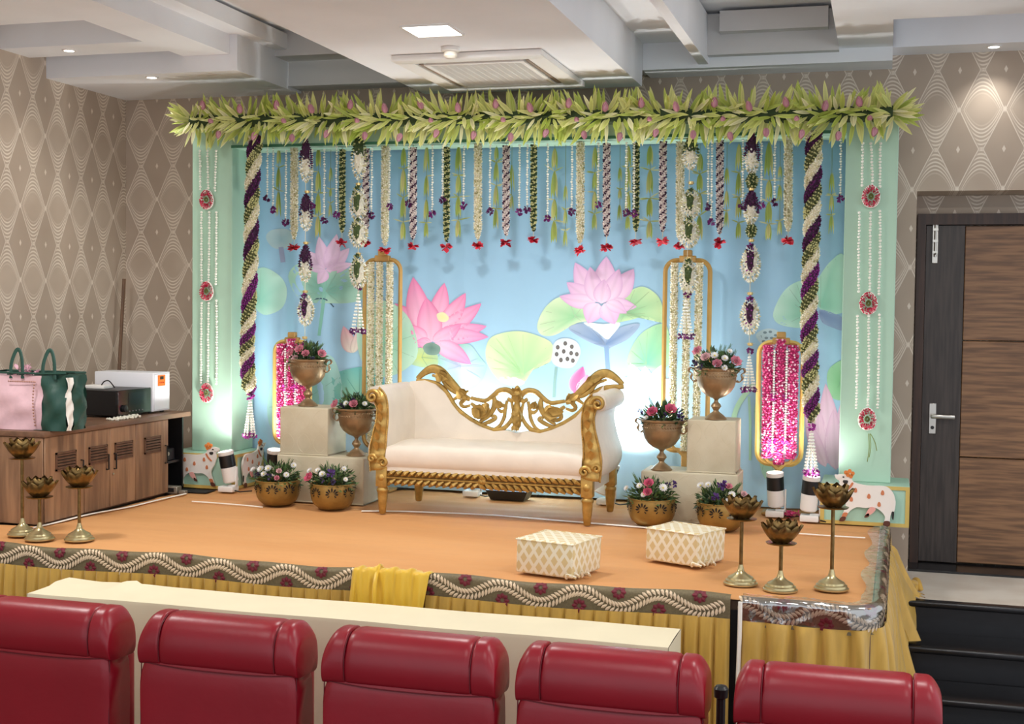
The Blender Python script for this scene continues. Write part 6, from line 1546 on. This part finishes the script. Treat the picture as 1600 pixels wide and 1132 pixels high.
for r in range(2):
    for k in range(5): mb = MB(); mb.box((xs - .32 + .16 * r, ya_ - .003, CZ1 + .08 + .012 * k), (xs - .24 + .16 * r, ya_ + .001, CZ1 + .085 + .012 * k)); mb.build('louvre', mat('louvre_grey', (176, 178, 186), .5), root, org=org)
for (a, b) in ((xs - .38, ya_ + .03), (xs - .04, ya_ + .03), (xs - .38, yb_ - .03), (xs - .04, yb_ - .03)): mb = MB(); mb.lathe([(.014, 0), (.014, .013)], (a, b, CZ1), 10); mb.build('foot', blk, root, org=org)
q = at(138, 607, y_a + .2); root = thing('router', (-4.74, y_a + .2, zt + .001), 'small white box with a black cable on top of the audio receiver', 'router')
root.location = (xf - .2, y_a + .12, zt + .001)
mb = MB(); mb.bbox((-.08, -.04, 0), (.06, .06, .022), .005, 2); mb.build('case', canw, root)
mb = MB(); mb.tube(spline([(.03, -.02, .022), (.05, -.02, .045), (.09, -.03, .05), (.13, -.03, .01)], 6), .004, 6); mb.build('cable', blk, root)
# jasmine offcuts in front of the receiver
rg = np.random.default_rng(2); mb = MB(); n = 130
mb.scatter(OCT, [(-4.345 + rg.normal(0, .018), y_a - .05 + rg.uniform(-.12, .16), CZ1 + .007 + abs(rg.normal(0, .004))) for _ in range(n)], frames(rg.normal(0, 1, (n, 3))), .008, vary((242, 238, 224), n))
tag(mb.build('loose_buds', petal_m, smooth=False), 'scattered white jasmine buds on the cabinet edge before the receiver', 'buds', kind='stuff')
# wooden pole leaning in the corner
a, b = at(194, 436, 7.99), at(186, 640, 7.93)
mb = MB(); P = np.linspace(np.array([b[0], 7.86, ZS - .01]), a, 8); mb.tube(P, .012, 8); po = tag(mb.build('wooden_pole', mat('pole_wood', (120, 90, 66), .6, col2=(90, 66, 50), vscale=8, stretch=(5, 5, .6))), 'thin wooden pole leaning in the wall corner behind the cabinet', 'pole')

# ================================================================== ceiling fittings
root = thing('air_conditioner', (-2.17, 7.12, 3.6), 'square white ceiling cassette air conditioner above the leaf garland', 'air conditioner'); org = root.location
acm = mat('ac_white', (240, 238, 234), .4); x0, x1, y0_, y1_ = -2.60, -1.76, 6.60, 7.62; z = 3.6
def fr_rect(name, a, b, c, d, w, z0, z1, m, par):
    for (q0, q1) in (((a, c), (b, c + w)), ((a, d - w), (b, d)), ((a, c + w), (a + w, d - w)), ((b - w, c + w), (b, d - w))):
        mb = MB(); mb.bbox((q0[0], q0[1], z0), (q1[0], q1[1], z1), .006, 2); mb.build(name, m, par, org=org)
fr_rect('panel_edge', x0, x1, y0_, y1_, .10, z - .035, z - .001, acm, root)
mb = MB(); mb.box((x0 + .1, y0_ + .1, z - .012), (x1 - .1, y1_ - .1, z - .002)); mb.build('inner_tray', mat('ac_inner_dark', (96, 78, 66), .6), root, org=org, smooth=False)
gx0, gx1, gy0, gy1 = x0 + .165, x1 - .165, y0_ + .17, y1_ - .17
fr_rect('grille_frame', gx0 - .03, gx1 + .03, gy0 - .03, gy1 + .03, .03, z - .038, z - .012, acm, root)
mb = MB(); mb.box((gx0, gy0, z - .02), (gx1, gy1, z - .013)); mb.build('grille_back', mat('grille_grey', (112, 110, 108), .6), root, org=org, smooth=False)
n = 34
for k in range(n):
    y = gy0 + (gy1 - gy0) * (k + .5) / n; mb = MB(); mb.box((gx0, y - .005, z - .034), (gx1, y + .004, z - .020)); mb.build('grille_slat', acm, root, org=org, smooth=False)
for k in range(11):
    x = gx0 + (gx1 - gx0) * (k + 1) / 12; mb = MB(); mb.box((x - .003, gy0, z - .033), (x + .003, gy1, z - .021)); mb.build('grille_rib', acm, root, org=org, smooth=False)
for (a, b) in (((x0 + .15, y0_ + .105), (x1 - .15, y0_ + .135)), ((x0 + .15, y1_ - .135), (x1 - .15, y1_ - .105)), ((x0 + .105, y0_ + .15), (x0 + .13, y1_ - .15)), ((x1 - .13, y0_ + .15), (x1 - .105, y1_ - .15))):
    mb = MB(); mb.bbox((a[0], a[1], z - .030), (b[0], b[1], z - .018), .004, 1); mb.build('air_vane', mat('vane_grey', (150, 132, 118), .5), root, org=org)
# LED panel, smoke detector, down-lights
em = mat('led_panel_glow', (255, 255, 255), .5, emit=(255, 252, 246), estr=9.)
lp = [atz(*q, 3.599) for q in ((637, 39), (695, 38), (709, 54), (660, 56))]; lx = (min(q[0] for q in lp), max(q[0] for q in lp)); ly = (min(q[1] for q in lp), max(q[1] for q in lp))
root = thing('led_panel', ((lx[0] + lx[1]) / 2, (ly[0] + ly[1]) / 2, 3.6), 'square glowing LED panel set in the dropped ceiling', 'ceiling light'); org = root.location
cx_, cy_ = org[0], org[1]; s_ = .115
mb = MB()
for (a, b) in (((-s_ - .01, -s_ - .01), (s_ + .01, -s_)), ((-s_ - .01, s_), (s_ + .01, s_ + .01)), ((-s_ - .01, -s_), (-s_, s_)), ((s_, -s_), (s_ + .01, s_))): mb.box((a[0], a[1], -.010), (b[0], b[1], -.001))
mb.build('rim', acm, root, smooth=False); mb = MB(); mb.box((-s_, -s_, -.006), (s_, s_, -.002)); mb.build('diffuser', em, root, smooth=False)
area('led_panel_light', (cx_, cy_, 3.585), .22, 22, (1, .98, .95))
q = atz(704, 74, 3.6); root = thing('smoke_detector', (q[0], q[1], 3.6), 'small round smoke detector on the dropped ceiling beside the air conditioner', 'smoke detector')
mb = MB(); mb.lathe([(.05, -.001), (.05, -.02), (.042, -.024), (.03, -.026)], n=24); mb.build('base', acm, root); mb = MB(); mb.lathe([(.034, -.026), (.036, -.046), (.024, -.058), (.004, -.06)], n=20); mb.build('sensor', mat('detector_cream', (226, 218, 204), .5), root)
for (px, py), z, lab in (((108, 78), ZC, 'small round downlight in the left ceiling rib'), ((237, 120), 3.68, 'small round downlight in the soffit above the left wall corner'), ((1553, 72), ZC, 'small round downlight in the ceiling above the door')):
    q = atz(px, py, z); root = thing('downlight', (q[0], q[1], z), lab, 'ceiling light', 'recessed downlights')
    mb = MB(); mb.lathe([(.030, -.001), (.042, -.001), (.042, -.006), (.032, -.008), (.030, -.004)], n=24, caps=False); mb.build('bezel', acm, root); mb = MB(); mb.lathe([(.001, -.003), (.031, -.003)], n=20, caps=False); mb.build('lamp', em, root)
    spot('downlight_beam', (q[0], q[1], z - .02), (q[0], q[1], 0), 7, 110, .9, (1, .97, .92), .03)
# ================================================================== covered table before the stage
clothw = mat('cream_table_cloth', (228, 218, 188), .7, var=.02, vscale=5, bump=.10, bscale=9)
TX0, TX1, TY0, TY1, TZ = -3.645, -.775, 4.91, 5.225, .95
root = thing('covered_table', ((TX0 + TX1) / 2, (TY0 + TY1) / 2, 0), 'long narrow table under a cream cloth in front of the stage', 'table'); org = root.location
nx = 120; rows = [(0, .0), (0, .3), (0, .6), (0, .85), (0, .985), (.012, 1.), (.15, 1.), (.35, 1.), (.5, 1.), (.65, 1.), (.85, 1.), (.988, 1.), (1, .985), (1, .6), (1, .0)]
G = np.zeros((nx + 1, len(rows), 3)); pk = TX0 + .16
for i in range(nx + 1):
    x = TX0 + (TX1 - TX0) * i / nx
    for j, (v, h) in enumerate(rows):
        y = TY0 + (TY1 - TY0) * v; z = TZ * h if h > 0 else .004
        if h < .99: y += (-1 if v < .5 else 1) * ((1 - h) * .012 * math.sin(x * 9) + .004 * math.sin(x * 23 + h * 3) * (1 - h))
        else:
            d = math.hypot((x - (TX0 + .34)) * 1.2, (y - (TY1 - .03)) * 1.0); an = math.atan2(y - TY1 + .03, x - TX0 - .34)
            z += .030 * math.exp(-d / .055) + .006 * math.exp(-d / .14) * math.sin(an * 9) + .0015 * math.sin(x * 7 + y * 20)
            if i < 7 and v > .5: z += .010 * (1 - i / 7)
        G[i, j] = (x, y, z)
mb = MB(); mb.grid(G)
for X, s in ((TX0, -1), (TX1, 1)):
    E_ = np.zeros((9, 9, 3))
    for i in range(9):
        for j in range(9): E_[i, j] = (X + s * (.002 + .008 * (1 - j / 8) * math.sin(i * 1.5)), TY0 + (TY1 - TY0) * i / 8, .004 + (TZ - .006) * j / 8)
    mb.grid(E_)
mb.build('table_cloth', clothw, root, org=org, angle=60)
for x in (TX0 + .1, (TX0 + TX1) / 2, TX1 - .1):
    for y in (TY0 + .06, TY1 - .06): m_ = MB(); m_.lathe([(.016, 0), (.016, TZ - .04)], (x, y, .002), 10); m_.build('leg', steel, root, org=org)
mb = MB(); mb.box((TX0 + .03, TY0 + .03, TZ - .04), (TX1 - .03, TY1 - .03, TZ - .012)); mb.build('table_top', mat('plywood', (160, 120, 80), .6), root, org=org, smooth=False)

# ================================================================== red chairs
redm = mat('red_leatherette', (140, 14, 32), .36, var=.05, vscale=5, bump=.06, bscale=40, spec=.5); seam = mat('dark_red_seam', (96, 12, 24), .5)
CZT, CYF = 1.15, 3.98
def make_chair(w):
    root = thing('chair', (0, 0, 0), 'x', 'chair', 'red lounge chairs in the front row'); h = w / 2
    zs = CZT - .165; e = .085
    def sweep(name, x0, x1, prof, endL=0., endR=0., m=redm, n=8, sag=0.):
        """closed (y, z) profile swept along X; endL / endR pull the end profiles down and in (rounded corners)"""
        P = spline(prof, 4, True); cy_, cz_ = P[:, 0].mean(), P[:, 1].min(); S = []
        ts = np.r_[0, .02, .06, np.linspace(.14, .86, n), .94, .98, 1]
        for t in ts:
            k = 0.
            if endL: k = max(k, endL * max(0, 1 - t / .55) ** 2)
            if endR: k = max(k, endR * max(0, 1 - (1 - t) / .55) ** 2)
            cap = 1 - .06 * (t in (0, 1)) - .015 * (t in (.02, .98))
            y = cy_ + (P[:, 0] - cy_) * cap; z = cz_ + (P[:, 1] - cz_) * (cap - k) - sag * math.sin(math.pi * t)
            S.append(np.stack([np.full(len(P), x0 + (x1 - x0) * t), y, z], 1))
        m_ = len(P); mb = MB(); mb.add(np.concatenate(S), [[a * m_ + b, a * m_ + (b + 1) % m_, (a + 1) * m_ + (b + 1) % m_, (a + 1) * m_ + b] for a in range(len(ts) - 1) for b in range(m_)] + [list(range(m_))[::-1], [(len(ts) - 1) * m_ + b for b in range(m_)]])
        return mb.build(name, m, root, angle=60)
    roll = [(-.050, zs - .01), (-.072, zs + .02), (-.076, zs + .075), (-.060, zs + .125), (-.025, CZT - .006), (.03, CZT), (.085, CZT - .015), (.105, zs + .09), (.10, zs - .01), (.03, zs - .015)]
    sweep('head_roll_centre', -h + e, h - e, roll, n=6)
    sweep('head_roll_end', -h, -h + e - .002, roll, endL=.30); sweep('head_roll_end', h - e + .002, h, roll, endR=.30)
    shell = [(-.052, .30), (-.062, .55), (-.064, .80), (-.060, zs - .004), (0, zs + .01), (.07, zs), (.075, .6), (.06, .30)]
    sweep('back_shell', -h + .004, h - .004, shell, n=6)
    for s in (-1, 1):
        mb = MB(); mb.tube(spline([(s * (h - e + .001), -.0715, zs + .005), (s * (h - e + .001), -.0755, zs + .075), (s * (h - e + .001), -.056, zs + .127), (s * (h - e + .001), -.012, CZT - .006)], 5), .0016, 6); mb.build('seam', seam, root)
        mb = MB(); mb.tube(spline([(s * (h - .006), -.052, .32), (s * (h - .006), -.060, .7), (s * (h - .006), -.056, zs - .01)], 5), .0022, 6); mb.build('piping', seam, root)
    mb = MB(); mb.tube(spline([(-h + .006, -.058, zs - .004), (-h * .4, -.066, zs - .014), (h * .4, -.066, zs - .014), (h - .006, -.058, zs - .004)], 6), .0022, 6); mb.build('seam', seam, root)
    def pad(name, x0, x1, y0, y1, z0, z1, r, m=redm):
        mb = MB(); mb.bbox((x0, y0, z0), (x1, y1, z1), r, 4); return mb.build(name, m, root, angle=75)
    pad('front_cushion', -h + .03, h - .03, .078, .17, .42, zs, .04)
    pad('seat', -h + .075, h - .075, .08, .62, .30, .47, .05)
    for s in (-1, 1):
        pad('armrest', s * (h - .036) - .035, s * (h - .036) + .035, .08, .60, .345, .66, .03)
        mb = MB(); mb.bbox((s * (h - .03) - .025, .09, .004), (s * (h - .03) + .025, .56, .34), .01, 2); mb.build('side_frame', blk, root)
    mb = MB(); mb.bbox((-h + .06, .12, .10), (h - .06, .5, .30), .02, 2); mb.build('base', blk, root)
    return root
W0 = .612
c0 = None
CH = [(atz(197, 967, CZT)[0] - W0 / 2 + .01, 'leftmost red lounge chair, cut by the picture edge'), ((atz(212, 965, CZT)[0] + atz(487, 985, CZT)[0]) / 2, 'second red lounge chair from the left, before the table end'), ((atz(506, 990, CZT)[0] + atz(790, 1010, CZT)[0]) / 2, 'middle red lounge chair of the front row of five'),
      ((atz(806, 1015, CZT)[0] + atz(1105, 1035, CZT)[0]) / 2, 'fourth red lounge chair from the left, before the right table end'), ((atz(1146, 1045, CZT)[0] + atz(1474, 1065, CZT)[0]) / 2, 'rightmost red lounge chair, in front of the black steps')]
for k, (x, lab) in enumerate(CH):
    o = make_chair(W0) if k == 0 else dup(c0)
    if k == 0: c0 = o
    o.location = (x + (-.115, -.035, -.024, -.004, 0)[k], CYF + .075 + .008 * (k % 2), 0); o['label'] = lab
# dark post between the two right chairs
q = atz(1124, 1085, .93); root = thing('queue_post', (q[0], q[1] + .05, 0), 'short dark post between the two right-hand red chairs', 'post')
mb = MB(); mb.lathe([(.034, .002), (.034, .015), (.02, .03), (.016, .05), (.016, .9), (.024, .905), (.026, .935), (.018, .945), (.002, .948)], n=20); mb.build('pole', blk, root)
